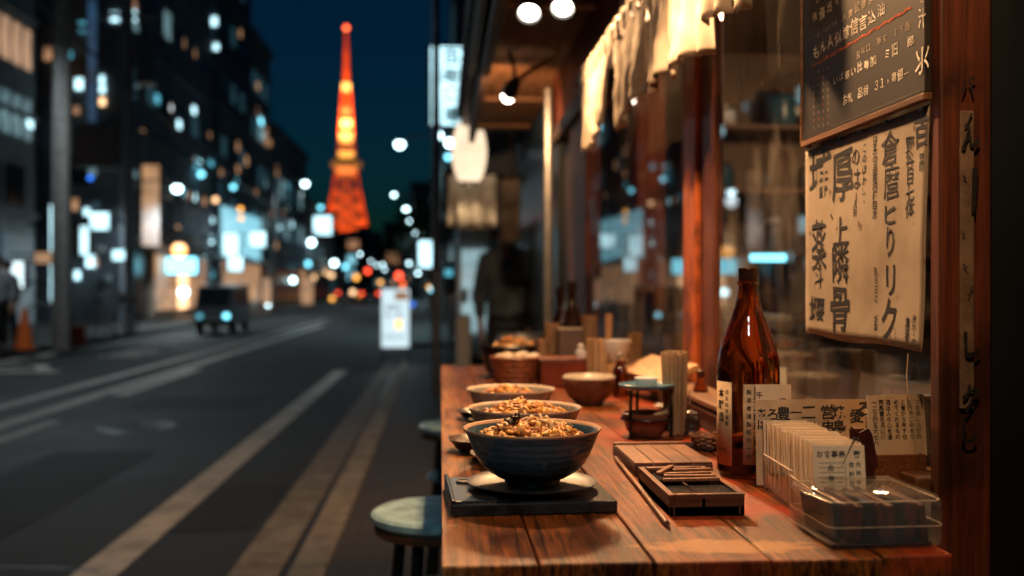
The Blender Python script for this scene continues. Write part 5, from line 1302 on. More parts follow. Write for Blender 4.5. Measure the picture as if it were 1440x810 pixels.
# stack of menu cards in a clear holder
hx = .432
f0 = at_z(1130, 742, ZC); 
Y0, Y1 = 1.105, 1.325; N = 27
cw, ch_ = .060, .092
card_src = None
for k in range(N):
    u = k/(N-1); y = Y0+(Y1-Y0)*u
    xl = at_y(1146 + (1077-1146)*u, 640, y).x     # left edges recede along the trough
    if card_src is None:
        o = MB().box((0,0,ch_/2),(cw,.0034,ch_)).build('order_card', M['card_edge']); card_src = o
        tag(o, 'frontmost printed card of the stack in the clear holder, its ruled face to the viewer', 'card', 'cards standing in the clear holder')
        L = Lettering((1,0,0),(0,0,1),.0021); L.n = Vector((0,-1,0))
        for i, chh in enumerate('お食事券御案'): L.put(chh, (-.022+i*.0085, 0, ch_-.010), .0085, bold=.015, wob=.05, seed=i)
        for i in range(9): L.stroke([(-.024,0,ch_-.020-i*.0055),(.006,0,ch_-.020-i*.0055)], .0004)
        for i, chh in enumerate('品書控'): L.put(chh, (-.010, 0, ch_-.026-i*.012), .0075, bold=.01)
        L.stroke([(.007,0,ch_-.018),(.007,0,ch_-.07)], .0005)
        for i, chh in enumerate('合計金額'): L.put(chh, (.014, 0, ch_-.022-i*.011), .007, bold=.01)
        for i, chh in enumerate('内税含'): L.put(chh, (.022, 0, ch_-.022-i*.010), .006, bold=.01)
        me = bpy.data.meshes.new('lettering'); L.b.to_mesh(me); L.b.free(); me.materials.append(M['faint_ink']); lo = bpy.data.objects.new('lettering', me); C.objects.link(lo); lo.parent = o
    else:
        o = card_src.copy(); C.objects.link(o); o['label'] = 'plain cream card packed upright behind the printed one in the clear holder'
    o.location = (xl+cw/2 + random.uniform(-.0012,.0012), y, ZC+.004); o.rotation_euler = (R(-7+3*u)+R(random.uniform(-.6,.6)), R(random.uniform(-.8,.8)), R(random.uniform(-1.0,1.0)-3))
    o.scale = (1,1,1-.03*u+random.uniform(-.02,.015))
t = thing('card_holder', 'low clear acrylic trough holding the stack of cards', 'holder', (0,0,ZC))
def trough(y0, y1, h, nm):
    xa, xb = at_y(1130,700,y0).x-.004, at_y(1130,700,y0).x+cw+.010
    k = (at_y(1077,640,Y1).x-at_y(1146,640,Y0).x)/(Y1-Y0); b = MB(); th = .0018
    def col(y): return at_y(1146+(1077-1146)*(y-Y0)/(Y1-Y0), 640, y).x
    xa, xc = col(y0)-.005, col(y1)-.005
    for dx in (0, cw+.010):
        P_ = [(xa+dx,y0,0),(xc+dx,y1,0),(xc+dx,y1,h),(xa+dx,y0,h)]; Q_ = [(p[0]+th,p[1],p[2]) for p in P_]
        A = [b.b.verts.new(p) for p in P_]; B = [b.b.verts.new(p) for p in Q_]; b.b.faces.new(A); b.b.faces.new(list(reversed(B)))
        for i in range(4): b.b.faces.new((A[i],A[(i+1)%4],B[(i+1)%4],B[i]))
    A = [(xa,y0,.0),(xa+cw+.010,y0,.0),(xc+cw+.010,y1,.0),(xc,y1,.0)]; A2 = [b.b.verts.new((p[0],p[1],z)) for z in (.0005,.0022) for p in A]
    b.b.faces.new(A2[:4]); b.b.faces.new(A2[4:])
    for i in range(4): b.b.faces.new((A2[i],A2[(i+1)%4],A2[4+(i+1)%4],A2[4+i]))
    b.build(nm, M['acrylic'], t)
    r_ = MB(); r_.tube([(xc+.0009,y1,h),(xa+.0009,y0,h),(xa+.004,y0-.004,h*.97),(xa+cw*.35,y0-.005,h*.90)], .0011, 6); r_.build('bright_rim', M['rimgloss'] if 'rimgloss' in M else M.setdefault('rimgloss', paint('acrylic_edge', (.75,.62,.48), .15)), t, True)  # opaque pale tube puts the clear rim's highlight into the colour
trough(1.112, 1.20, .044, 'trough'); trough(1.205, 1.32, .050, 'trough')
# scuffed clear plastic box
a = at_z(1172, 778, ZC); c = at_z(1303, 766, ZC)
t = thing('plastic_box', 'scuffed clear plastic lidded box with dark packets inside, nearest the corner post', 'box', ((a.x+c.x)/2+.002, a.y+.062, ZC), R(1.5)); w_ = c.x-a.x+.014; d_ = .120; h_ = .058
b = MB(); b.box((0,0,h_/2),(w_,d_,h_),None,.012,4); b.build('lid', M['plastic'], t, True)
b = MB(); q = .010
def loop(z, dx, dy, r_): b.tube([(dx+q*math.cos(a_)-(q), dy+q*math.sin(a_)-q, z) if s_ == 0 else (-dx-q*math.sin(a_)+q, dy+q*math.cos(a_)-q, z) if s_ == 1 else (-dx-q*math.cos(a_)+q, -dy-q*math.sin(a_)+q, z) if s_ == 2 else (dx+q*math.sin(a_)-q, -dy-q*math.cos(a_)+q, z) for s_ in range(4) for a_ in [PI/2*i/4 for i in range(5)]]+[(dx, dy-q, z)], r_, 6)
loop(h_-.0065, w_/2-.003, d_/2-.003, .0007); loop(h_*.44, w_/2-.0006, d_/2-.0006, .00035); b.build('moulded_edge', M['rimgloss'], t, True)  # pale tubes put lamp highlights along the clear edges into the colour
b = MB()
for i in range(7): b.sph((-w_*.36+i*w_*.12, -d_*.18, h_), .0035, (1,1,.5), u=10, v=6)
for i in range(5): b.sph((-w_*.30+i*w_*.15, d_*.15, h_), .003, (1,1,.5), u=10, v=6)
b.build('lid_studs', M['acrylic'], t, True)
b = MB(); b.box((0,.004,.0035),(w_*.88,d_*.82,.003),None,.001); b.build('tray_insert', M['shutter'], t)
for k in range(9):
    o = MB().box((0,0,0),(.0082,d_*.72,.040),None,.002).build('packet', M['leather' if k % 3 else 'slate'], None); o.location = t.location+Vector((-w_*.37+k*w_*.74/8, .002, .0262)); o.rotation_euler = (R(3*((k % 3)-1)), R(6*((k % 4)-1.5)), R(2))
    tag(o, 'dark narrow packet packed inside the clear plastic box', 'packet', 'dark packets in the clear plastic box')

# chopstick holders
def chop_group(label, gl, px, pyb, pyt, n, r, gh, glabel, stick_label, grp, Y=None, hold='acrylic', stick='chop'):
    p = at_z(px, pyb, ZC) if Y is None else at_y(px, pyb, Y); Yp = p.y; x = p.x; top = at_y(px, pyt, Yp).z
    t = thing(gl, label, glabel, (x, Yp, ZC))
    MB().lathe([(0,0),(r,0),(r+.001,.004),(r,gh),(r-.0015,gh),(r-.002,.005),(0,.004)], n=28).build('cup', M[hold], t, True)
    src = None; k = 0; sp_ = .0074; spots = []
    for a_ in range(-6, 7):
        for b_ in range(-6, 7):
            dx, dy = (a_+.5*b_)*sp_, b_*sp_*.87
            if dx*dx+dy*dy < (r-.0045)**2: spots.append((dx, dy))
    random.shuffle(spots)
    for dx, dy in spots:
        L_ = top-ZC-.008
        if src is None:
            src = MB().cyl((0,0,0),(0,0,L_), .0021, .0030, 8).build('chopstick', M[stick], None, True); tag(src, stick_label, 'chopstick', grp); o = src
        else: o = src.copy(); C.objects.link(o)
        o.location = (x+dx*.86+random.uniform(-.0004,.0004), Yp+dy*.86, ZC+.005); o.scale = (1,1,random.uniform(.965,1.0)); o.rotation_euler = (-dy*1.1+random.uniform(-.01,.01), dx*1.1+random.uniform(-.01,.01), 0)
    return t
chop_group('clear glass full of upright chopsticks left of the brown bottle', 'chopstick_glass', 949, 611, 491, 26, .030, .082, 'chopstick holder', 'pale wooden chopstick standing in the glass left of the brown bottle', 'chopsticks in the glass left of the bottle')
chop_group('clear glass full of chopsticks behind the tan clay bowl', 'chopstick_glass', 840, 545, 474, 24, .034, .055, 'chopstick holder', 'pale wooden chopstick standing in the glass behind the tan clay bowl', 'chopsticks in the far glass', Y=2.62)
# condiment stand
p = at_z(912, 616, ZC)
t = thing('condiment_stand', 'black iron stand with a blue-rimmed plate above a small clay pot', 'condiment stand', (p.x, p.y+.02, ZC))
b = MB()
for k in range(3):
    a_ = R(100+k*120); b.tube([(.046*math.cos(a_),.046*math.sin(a_),0),(.047*math.cos(a_),.047*math.sin(a_),.04),(.044*math.cos(a_),.044*math.sin(a_),.088)], .003, 8)
b.tube([(.047*math.cos(a_),.047*math.sin(a_),.034) for a_ in [2*PI*i/28 for i in range(29)]], .0024, 6); b.build('iron_frame', M['black'], t, True)
MB().lathe([(0,.088),(.040,.088),(.050,.092),(.052,.097),(.050,.098),(.040,.094),(0,.094)], n=36).build('top_plate', M['blue_rim'], t, True)
MB().lathe([(0,.095),(.018,.095),(.022,.108),(.021,.110),(.016,.104),(0,.103)], n=24).build('white_cup', M['white_glaze'], t, True)
MB().lathe([(0,.002),(.028,.002),(.036,.012),(.043,.034),(.044,.044),(.041,.045),(.037,.030),(0,.026)], n=32, wob=.02).build('pot', M['terra'], t, True)
MB().cyl((.0,-.01,.034),(.035,-.02,.048), .003, .005, 8).build('spoon', M['chop'], t, True)
p = at_z(958, 606, ZC); t = thing('sauce_jar', 'little dark banded jar by the foot of the chopstick glass', 'jar', (p.x+.008, p.y-.045, ZC))
MB().lathe([(0,0),(.016,0),(.018,.004),(.016,.010),(.018,.016),(.016,.022),(.017,.030),(.012,.036),(0,.036)], n=24).build('body', M['slate_brown'], t, True); MB().lathe([(0,.036),(.011,.036),(.012,.041),(.004,.044),(0,.048)], n=20).build('lid', M['steel'], t, True)
# woven dish and mat
p = at_z(996, 632, ZC); t = thing('woven_dish', 'tiny brown woven dish just left of the brown bottle', 'dish', (p.x-.002, p.y+.01, ZC))
b = MB()
for k in range(6): r_ = .016+.0022*k; b.tube([(r_*math.cos(a_),r_*math.sin(a_),.003+.004*k+.0012*math.sin(a_*7+k*PI)) for a_ in [2*PI*i/40 for i in range(41)]], .0022, 6)
b.lathe([(0,.001),(.016,.001),(.016,.004),(0,.004)], n=24); b.build('weave', M['terra'], t, True)
p = at_z(983, 630, ZC); o = MB().box((0,0,.002),(.03,.085,.004),None,.001).build('chopstick_rest', M['slate']); o.location = (p.x, p.y, ZC); o.rotation_euler = (0,0,R(28)); tag(o, 'dark narrow rest lying slantwise by the woven dish', 'chopstick rest')
# ledge beam and tilted lid by the window
a = at_z(1012, 600, ZC); 
t = thing('ledge_box', 'long low wooden ledge box along the window behind the bottle', 'ledge', (.548, 1.90, ZC))
b = MB(); b.box((0,0,.024),(.075,.80,.048),None,.002); b.build('body', M['dark_wood'], t)
b = MB(); b.box((-.002,0,.053),(.085,.82,.010),None,.002); b.build('top_board', M['ledge_wood'], t)
b = MB(); b.box((-.0395,0,.038),(.005,.79,.006),None,.001); b.build('bead', M['ledge_wood'], t)
t = thing('tilted_board', 'pale wooden board leaning on the ledge beyond the chopstick glass', 'board', (.53, 2.42, ZC+.075)); b = MB(); b.box((0,0,0),(.10,.34,.014),(0,R(-22),R(6)),.002); b.build('plank', M['tan_wood'], t); MB().box((.01,0,-.035),(.05,.26,.05)).build('prop', M['dark_wood'], t)
# far objects
def at_counter(px, pyb): p = at_z(px, pyb, ZC); return p
p = at_y(828, 560, 2.33); t = thing('clay_bowl', 'tan clay bowl with a pale ragged rim behind the boxes', 'bowl', (p.x, 2.33, ZC))
MB().lathe([(0,0),(.030,0),(.034,.008),(.050,.022),(.060,.045),(.063,.062),(.061,.066),(.056,.060),(.046,.040),(0,.03)], n=48, wob=.07, seed=2).build('shell', M['terra'], t, True); MB().lathe([(.0605,.060),(.0635,.064),(.061,.069),(.055,.062),(.050,.052),(.045,.044),(.05,.046)], n=48, wob=.07, seed=2).build('pale_rim', M['pale_glaze'], t, True)
p = at_y(725, 540, 2.86); t = thing('basket', 'reddish bamboo basket of pale dumplings', 'basket', (p.x, 2.86, ZC))
b = MB(); b.lathe([(0,.002),(.056,.002),(.062,.02),(.070,.05),(.076,.078),(.072,.080),(.066,.05),(.055,.012),(0,.010)], n=40)
for k in range(5): r_ = .060+.0035*k; b.tube([(r_*math.cos(a_),r_*math.sin(a_),.012+.015*k+.002*math.sin(a_*12+k*PI)) for a_ in [2*PI*i/60 for i in range(61)]], .003, 6)
b.build('weave', M['red_basket'] if 'red_basket' in M else M.setdefault('red_basket', paint('red_bamboo', (.30,.085,.03), .5, 0, .35, sc=40, bmp=.3)), t, True)
for k in range(9):
    a_ = k*2.4; d = .012+.017*math.sqrt(k); o = MB().sph((0,0,0), .017, (1.1,1,.75), (0,0,a_)).build('dumpling', M['white_food'], None, True); o.location = (p.x+d*math.cos(a_), 2.86+d*math.sin(a_), ZC+.074+.004*(k < 4)); tag(o, 'pale round dumpling heaped in the bamboo basket', 'dumpling', 'dumplings in the bamboo basket')
p = at_y(716, 520, 3.12); t = thing('iron_pan', 'black iron pot with a wide rim behind the bamboo basket', 'pot', (p.x, 3.12, ZC))
MB().lathe([(0,0),(.060,0),(.075,.02),(.088,.075),(.094,.095),(.090,.098),(.080,.07),(.06,.03),(0,.03)], n=40).build('shell', M['black'], t, True); MB().cyl((.088,0,.09),(.17,-.02,.10), .008, .007, 8).build('handle', M['dark_wood'], t, True)
food('orange stew heaped in the black iron pot', (p.x+.012, 3.12, ZC+.085), .068, .035, 70, 12, False)
p = at_y(795, 540, 2.78); t = thing('wooden_box', 'red-brown lacquered box beside the bamboo basket', 'box', (p.x, 2.80, ZC)); MB().box((0,0,.036),(.145,.12,.072),None,.003).build('body', M['lacquer'] if 'lacquer' in M else M.setdefault('lacquer', paint('red_lacquer', (.16,.03,.012), .35, 0, .3, sc=9)), t); MB().box((0,0,.0755),(.15,.125,.007),None,.002).build('lid', M['lacquer'], t)
p = at_y(817, 500, 2.77); t = thing('pepper_pot', 'small white pot with a knob on the red-brown box', 'pot', (p.x, 2.77, ZC+.079)); MB().lathe([(0,0),(.014,0),(.017,.012),(.014,.022),(.008,.025),(0,.025)], n=20).build('body', M['white_glaze'], t, True); MB().sph((0,0,.031), .009).build('knob', M['white_glaze'], t, True)
def cup(label, px, py0, py1, wpx, Y, flare=1.25, mat='tan_wood'):
    a = at_y(px, py0, Y); h = a.z-ZC; r = wpx/2*Y/1400; t = thing('wooden_cup', label, 'cup', (a.x, Y, ZC))
    MB().lathe([(0,0),(r/flare,0),(r,h),(r*.9,h),(r/flare*.9,.01),(0,.01)], n=28).build('body', M[mat], t, True); MB().lathe([(0,h-.006),(r*.88,h-.006),(r*.88,h-.002),(0,h-.002)], n=24).build('filling', M['chop'], t, True); return t
cup('tall flared wooden cup left of the dark bottles', 775, 455, 505, 21, 3.0, 1.5)
cup('short wooden cup in front of the flared cup', 763, 477, 505, 17, 2.96, 1.15)
cup('tan wooden cup right of the dark bottles', 829, 444, 500, 22, 3.05, 1.1)
cup('slim orange wooden cup behind the far chopstick glass', 856, 441, 500, 11, 2.75, 1.0)
p = at_y(801, 500, 2.98); t = thing('grey_tin', 'plain grey tin in front of the dark bottles', 'tin', (p.x, 2.98, ZC)); h = at_y(801,465,2.98).z-ZC
MB().box((0,0,h/2),(.072,.06,h),None,.006).build('body', M['tin'] if 'tin' in M else M.setdefault('tin', paint('tin_grey', (.24,.17,.12), .5, .2, .2, sc=8)), t); MB().box((0,0,h+.003),(.075,.063,.008),None,.003).build('lid', M['tin'], t)
def dbottle(label, px, pyt, Y, r):
    a = at_y(px, pyt, Y); h = a.z-ZC; t = thing('sauce_bottle', label, 'bottle', (a.x, Y, ZC))
    MB().lathe([(0,0),(r,0),(r,h*.52),(r*.9,h*.60),(r*.42,h*.76),(r*.38,h*.90),(0,h*.90)], n=28).build('glass_body', M['bottle'], t, True, angle=50); MB().lathe([(r*.42,h*.89),(r*.45,h*.91),(r*.45,h),(0,h*1.0)], n=20).build('cap', M['cap'], t, True)
dbottle('left dark sauce bottle before the red end post', 788, 404, 3.25, .033); dbottle('right dark sauce bottle, slightly taller, before the red end post', 804, 396, 3.15, .036)
p = at_y(878, 486, 2.5); t = thing('tea_bowl', 'white tea bowl on a wooden foot by the tilted board', 'bowl', (p.x, 2.62, ZC)); h = at_y(878,478,2.62).z-ZC
MB().lathe([(0,h-.055),(.018,h-.055),(.035,h-.03),(.042,h),(.039,h),(.03,h-.025),(0,h-.04)], n=30).build('shell', M['white_glaze'], t, True); MB().lathe([(0,0),(.035,0),(.03,h-.057),(.034,h-.054),(0,h-.054)], n=24).build('foot', M['tan_wood'], t, True)
p = at_z(1010, 765, ZC)

chop_group('small wooden holder of chopsticks by the tilted board', 'chopstick_glass', 893, 545, 466, 16, .026, .05, 'chopstick holder', 'pale wooden chopstick standing in the small holder by the tilted board', 'chopsticks in the small holder', Y=2.86, hold='terra')
def small_bottle(label, px, pyb, r, h, mat, capm, Y=None):
    p = at_z(px, pyb, ZC) if Y is None else at_y(px, pyb, Y); t = thing('sauce_bottle', label, 'bottle', (p.x, p.y, ZC))
    MB().lathe([(0,0),(r*.95,0),(r,.004),(r,h*.5),(r*.9,h*.62),(r*.42,h*.78),(r*.40,h*.86),(0,h*.86)], n=24).build('glass_body', M[mat], t, True, angle=50)
    MB().lathe([(r*.5,h*.84),(r*.52,h*.97),(r*.35,h),(0,h)], n=18).build('cap', M[capm], t, True)
small_bottle('small dark soy sauce bottle with a red cap behind the flat wooden box', 985, 590, .017, .105, 'bottle', 'leather')
small_bottle('small sauce bottle with a steel cap right of the tan clay bowl', 872, 560, .020, .11, 'bottle', 'steel', 2.50)
p = at_y(893, 520, 2.66); t = thing('small_dish', 'small white dish on the ledge end beyond the condiment stand', 'dish', (p.x-.01, 2.20, ZC)); MB().lathe([(0,0),(.02,0),(.036,.012),(.034,.014),(.02,.005),(0,.004)], n=28).build('dish', M['white_glaze'], t, True)
# ================================================================== ON THE GLASS
PX_ = GX-.003
def gp(px, py): return at_x(px, py, PX_)
t = thing('paper_poster', 'aged paper notice with bold black brush characters taped to the window', 'poster', gp(1220, 340))
def sheet_x(u, v): return -.0016*(1+noise.noise((u*3,v*3,1))) - .010*max(0,v-.7)*max(0,u-.5)
def curl_sheet(c00, c10, c11, c01, n=26, m=20, amp=.003):
    b = MB(); g = []
    for j in range(m+1):
        row = []
        for i in range(n+1):
            u, v = i/n, j/m; q = (c00*(1-u)+c10*u)*(1-v)+(c01*(1-u)+c11*u)*v
            q = q + Vector((sheet_x(u, v), 0, .0025*math.sin(u*9+1)*(v > .97)))
            row.append(b.b.verts.new(q))
        g.append(row)
    for j in range(m):
        for i in range(n): b.b.faces.new((g[j][i], g[j][i+1], g[j+1][i+1], g[j+1][i]))
    return b
b = curl_sheet(gp(1134,213), gp(1309,147), gp(1300,495), gp(1135,470)); o = part(b, 'sheet', 'paper', t, smooth=True); md = o.modifiers.new('solid','SOLIDIFY'); md.thickness = .0006; md.offset = 0
L = Lettering((0,-1,0),(0,0,1),.0012)
def pt(ch, cx, cy, hc, bold=.03, sx=1.0, wob=.07, rot=0.0):
    bold *= .75
    # cx, cy, hc measured in the enlarged view of the notice
    px, py = 1100+cx/2.3147, 150+cy/2.3147; p = gp(px, py) + Vector((-.0022,0,0)); size = hc/2.3147*p.y/1400*1.12
    L.put(ch, p, size, bold=bold, wob=wob, seed=(cx*7+cy) % 23, sx=sx, rot=rot)
for a_ in [('埔',127,220,150,.02,1.15),('薬',124,450,160,.01,.75),('斗',124,552,78,.01,.9),('堰',118,662,92,.02,1.3),('厚',200,225,175,.02,.95),('丶',165,358,40,.05,1),('上',197,405,95,.02,1.35),('隣',195,512,125,.015,1.1),('骨',191,662,148,.02,1.05),
           ('倉',356,135,108,.01,1.1),('麿',360,245,112,.005,.95),('ヒ',356,352,76,.025,1.35),('り',358,440,105,.02,.8),('リ',358,565,115,.025,.85),('ク',352,692,140,.025,.85)]: pt(*a_)
for ch, cx, cy, h in [('の',243,165,60),('は',243,235,75),('丨',246,300,40),('人',243,318,30),('飛',243,346,26)]: pt(ch, cx, cy, h, .012, 1.1)
for i, ch in enumerate('このほかし。'): pt(ch, 272, 135+i*35, 30, .008, 1.1)
for i, ch in enumerate('日氏の品書四種目次'): pt(ch, 307, 112+i*30, 30, .014, 1.2)
for i, ch in enumerate('野谷目七体'): pt(ch, 420, 125+i*52, 56, .015, 1.0)
pt('百',459,85,95,.025,1.1); pt('笠',459,165,34,.015); pt('町',459,197,30,.015)
for i, ch in enumerate('あろ三に'): pt(ch, 309, 535+i*30, 27, .012)
for i, ch in enumerate('が草。'): pt(ch, 309, 690+i*28, 26, .012)
for i, ch in enumerate('角原有'): pt(ch, 414, 700+i*26, 32, .008)
for i, ch in enumerate('夫水。印'): pt(ch, 436, 690+i*26, 28, .012)
PQ = (gp(1134,213), gp(1309,147), gp(1300,495), gp(1135,470))
def drape(bm, lift=.0009):
    for v in bm.verts:
        u = (PQ[0].y-v.co.y)/(PQ[0].y-PQ[1].y); zt = PQ[0].z*(1-u)+PQ[1].z*u; zl = PQ[3].z*(1-u)+PQ[2].z*u
        v.co.x = PX_ + sheet_x(u, (zt-v.co.z)/(zt-zl)) - lift
c0 = gp(1100+367/2.3147, 150+745/2.3147)+Vector((-.002,0,0)); L.stroke([c0+Vector((0,-.0085*math.cos(a_),.0105*math.sin(a_))) for a_ in [2*PI*i/20 for i in range(21)]], .0009)
drape(L.b); L.build(M['ink'], t)
for px, py in [(1142,207),(1186,194),(1215,184),(1249,172),(1301,154)]: q = gp(px,py); b = MB(); b.box(q+Vector((-.0045,0,0)),(.004,.014,.0035),(0,0,0),.0008); part(b, 'clip', 'black', t)
t = thing('blackboard', 'black chalk menu board with white handwriting above the paper notice', 'blackboard', gp(1225, 100))
z_lo = gp(1225,172).z; y_a, y_b = gp(1137,190).y, gp(1311,130).y; z_hi = 1.25+.62
zb = gp(1137,202).z
b = MB(); b.span((PX_-.010,y_b,zb+.004),(PX_-.001,y_a,z_hi), .001); part(b, 'slate_panel', 'board', t)
b = MB(); b.span((PX_-.013,y_b-.003,zb-.006),(PX_-.001,y_a+.003,zb+.003), .001); b.span((PX_-.013,y_a,zb),(PX_-.001,y_a+.005,z_hi), .001); part(b, 'frame', 'ledge_wood', t)
PB2 = PX_-.010
def bp(cx, cy): return at_x(1100+cx/3.0, cy/3.0, PB2)
Lw, Ld, Lr = Lettering((0,-1,0),(0,0,1),.0008), Lettering((0,-1,0),(0,0,1),.0008), Lettering((0,-1,0),(0,0,1),.0009)
def row(Lx, txt, cx, cy, cx1, hc, bold=.006, wob=.10, sd=1):
    a_ = bp(cx, cy); c_ = bp(cx1, 0).y; L_ = a_.y-c_; n = len(txt); size = hc/3.0*a_.y/1400
    for i, ch in enumerate(txt):
        if ch == ' ': continue
        p = a_ + Vector((0,-L_*(i+.5)/n, .0015*math.sin(i*2.1+sd))); Lx.put(ch, p, size*(.85+.3*((i*37+sd*11) % 10)/10), bold=bold, wob=wob, seed=(i*5+sd) % 19, sx=min(1.2, L_/n/size*1.0))
row(Lw, '強値出イ 旭伝侶吾', 125, 85, 440, 46, sd=2); row(Lw, '炒豆腐 煮込', 130, 10, 430, 40, sd=12)
row(Ld, '入間試信定食', 250, 80, 420, 40, sd=3)
row(Lw, 'もんＡ似嫁信言込油', 130, 225, 440, 62, sd=4)
row(Ld, '丑以口 邳玉 １５品', 312, 232, 545, 34, sd=5)
row(Lw, 'いは銀い比動加 ミ旧 即', 215, 345, 560, 44, sd=6)
row(Lw, 'お乳 品相 ３１，第値ー', 258, 428, 540, 44, sd=7)
row(Ld, '一間入二切三皿四', 135, 158, 235, 20, sd=8)
for i, (ch, cy, h) in enumerate([('の',-5,50),('汁',75,95),('氺',255,190)]): p = bp(592, cy); Lw.put(ch, p, h/3*p.y/1400, bold=.004, wob=.10, seed=i+3, sx=.72)
for r_ in range(9):
    for c_ in range(4):
        p = bp(135+c_*20, 305+r_*29 - c_*5); (Lr if (r_ % 3 == 1 or (r_+c_) % 5 == 2) and r_ % 2 else Ld).put('三田吉目日四米主'[(r_*3+c_) % 8], p, 15/3*p.y/1400, bold=.004, wob=.1, seed=r_*4+c_)
for k in range(42):
    cx = 128+k*10; p = bp(128, 282)+Vector((0,-(bp(128,0).y-bp(cx,0).y),.001*math.sin(k*1.3))); Lr.stroke([p, p+Vector((0,-.0028,.0006)), p+Vector((0,-.0045,0))], .0030 if k % 3 else .0046)
for k in range(60):
    for cyv in (530, 556):
        p = bp(220, cyv); q = p+Vector((0,-k*.0048,0))
        if q.y > y_b+.01: Ld.stroke([q, q+Vector((0,-.0022,0))], .0005)
Lw.build(M['chalk'], t); Ld.build(M['chalk_dim'], t); Lr.build(M['chalk_red'], t)
q = at_x(1277, 497, GX-.006); q2_ = at_x(1277, 560, GX-.006)
tag(MB().tube([q, (q+q2_)/2+Vector((-.002,0,0)), q2_], .0007, 5).build('string', M['card_edge']), 'thin pale string hanging below the paper notice', 'string')

# ================================================================== INSIDE THE SHOP
t = thing('kitchen_counter', 'low dark kitchen counter just inside the window', 'counter', (.95, 2.6, .09))
b = MB(); b.span((.74,1.2,.95),(1.30,4.4,.99), .004); part(b, 'top', 'ledge_wood', t); b = MB(); b.span((.78,1.22,.09),(1.28,4.38,.949)); part(b, 'cabinet', 'dark_wood', t)
t = thing('wall_shelf', 'long shelf rack on the back wall of the kitchen', 'shelf', (3.1, 3.0, 1.0))
for z in (1.05, 1.42, 1.78): b = MB(); b.span((2.95,.3,z),(3.29,4.7,z+.025)); part(b, 'board', 'ledge_wood', t)
for y in (.35, 1.8, 3.2, 4.6): b = MB(); b.span((2.97,y,.1),(3.28,y+.03,1.95)); part(b, 'upright', 'dark_wood_z', t)
rn = random.Random(21); cols = ['white_glaze','terra','tin','steel','pale_glaze','blue_rim','bottle']
jm = {}
for z in (1.075, 1.445, 1.805):
    y = .5; k = 0
    while y < 4.55:
        mt = cols[rn.randrange(7)]; r = rn.uniform(.045,.085); h = rn.uniform(.10,.26)
        tt = thing('storage_jar', 'jar or crock standing in the rows on the kitchen shelf', 'jar', (3.12, y, z), 0, 'jars on the kitchen shelf')
        MB().lathe([(0,0),(r*.85,0),(r,h*.2),(r,h*.7),(r*.6,h*.88),(0,h*.88)], n=16).build('body', M[mt], tt, True); MB().lathe([(r*.62,h*.86),(r*.62,h),(0,h)], n=14).build('lid', M[cols[rn.randrange(5)]], tt, True)
        y += rn.uniform(.17,.34)
t = thing('wall_shelf', 'tall shelf rack across the end wall of the kitchen', 'shelf', (1.9, 4.75, .09))
for z in (1.10, 1.40, 1.70, 2.0): b = MB(); b.span((1.25,4.60,z),(3.2,4.87,z+.022)); part(b, 'board', 'ledge_wood', t)
for x in (1.25, 1.9, 2.5, 3.17): b = MB(); b.span((x,4.62,.1),(x+.03,4.87,2.2)); part(b, 'upright', 'dark_wood_z', t)
for z in (1.122, 1.422, 1.722, 2.022):
    x = 1.36
    while x < 3.0:
        mt = cols[rn.randrange(7)]; r = rn.uniform(.035,.075); h = rn.uniform(.10,.24)
        tt = thing('storage_jar', 'jar or crock standing in the rows on the end-wall shelf', 'jar', (x, 4.72, z), 0, 'jars on the end-wall shelf')
        MB().lathe([(0,0),(r*.85,0),(r,h*.2),(r,h*.7),(r*.6,h*.88),(0,h*.88)], n=16).build('body', M[mt], tt, True); MB().lathe([(r*.62,h*.86),(r*.62,h),(0,h)], n=14).build('lid', M[cols[rn.randrange(5)]], tt, True)
        x += rn.uniform(.15,.30)
t = thing('red_pillar', 'red timber pillar inside the room, seen through the far pane', 'pillar', (.90, 4.28, .09)); MB().box((0,0,1.16),(.12,.12,2.32)).build('shaft', M['red_wood'], t); MB().box((0,0,.08),(.16,.16,.16)).build('base', M['dark_wood'], t)
t = thing('red_pillar', 'second red timber pillar deeper in the room beside the first', 'pillar', (1.16, 4.45, .09)); MB().box((0,0,1.16),(.12,.12,2.32)).build('shaft', M['red_wood'], t); MB().box((0,0,.08),(.16,.16,.16)).build('base', M['dark_wood'], t)
def inside(px, py, X): return at_x(px, py, X)
ZI = .99
p = inside(1182, 545, .80); t = thing('plastic_cup', 'frosted plastic cup standing inside the window under the paper notice', 'cup', (.80, p.y, ZI)); h = inside(1182,492,.80).z-ZI
MB().lathe([(0,0),(.030,0),(.042,h),(.0405,h),(.029,.003),(0,.003)], n=32).build('body', M['cup_plastic'], t, True); MB().lathe([(.041,h-.004),(.0435,h-.002),(.0435,h+.001),(.040,h+.001)], n=32).build('rim', M['cup_plastic'], t, True)
p = inside(1108, 520, .82); t = thing('glass_jar', 'squat glass jar with a pale label left of the frosted cup', 'jar', (.82, p.y, ZI)); h = inside(1108,478,.82).z-ZI
MB().lathe([(0,0),(.042,0),(.045,.01),(.045,h*.7),(.03,h*.9),(0,h*.9)], n=28).build('body', M['cup_plastic'], t, True); MB().lathe([(.033,h*.88),(.033,h),(0,h)], n=24).build('lid', M['terra'], t, True); MB().box((-.03,-.035,h*.4),(.03,.006,.04),(0,0,R(-40))).build('label', M['white_glaze'], t)
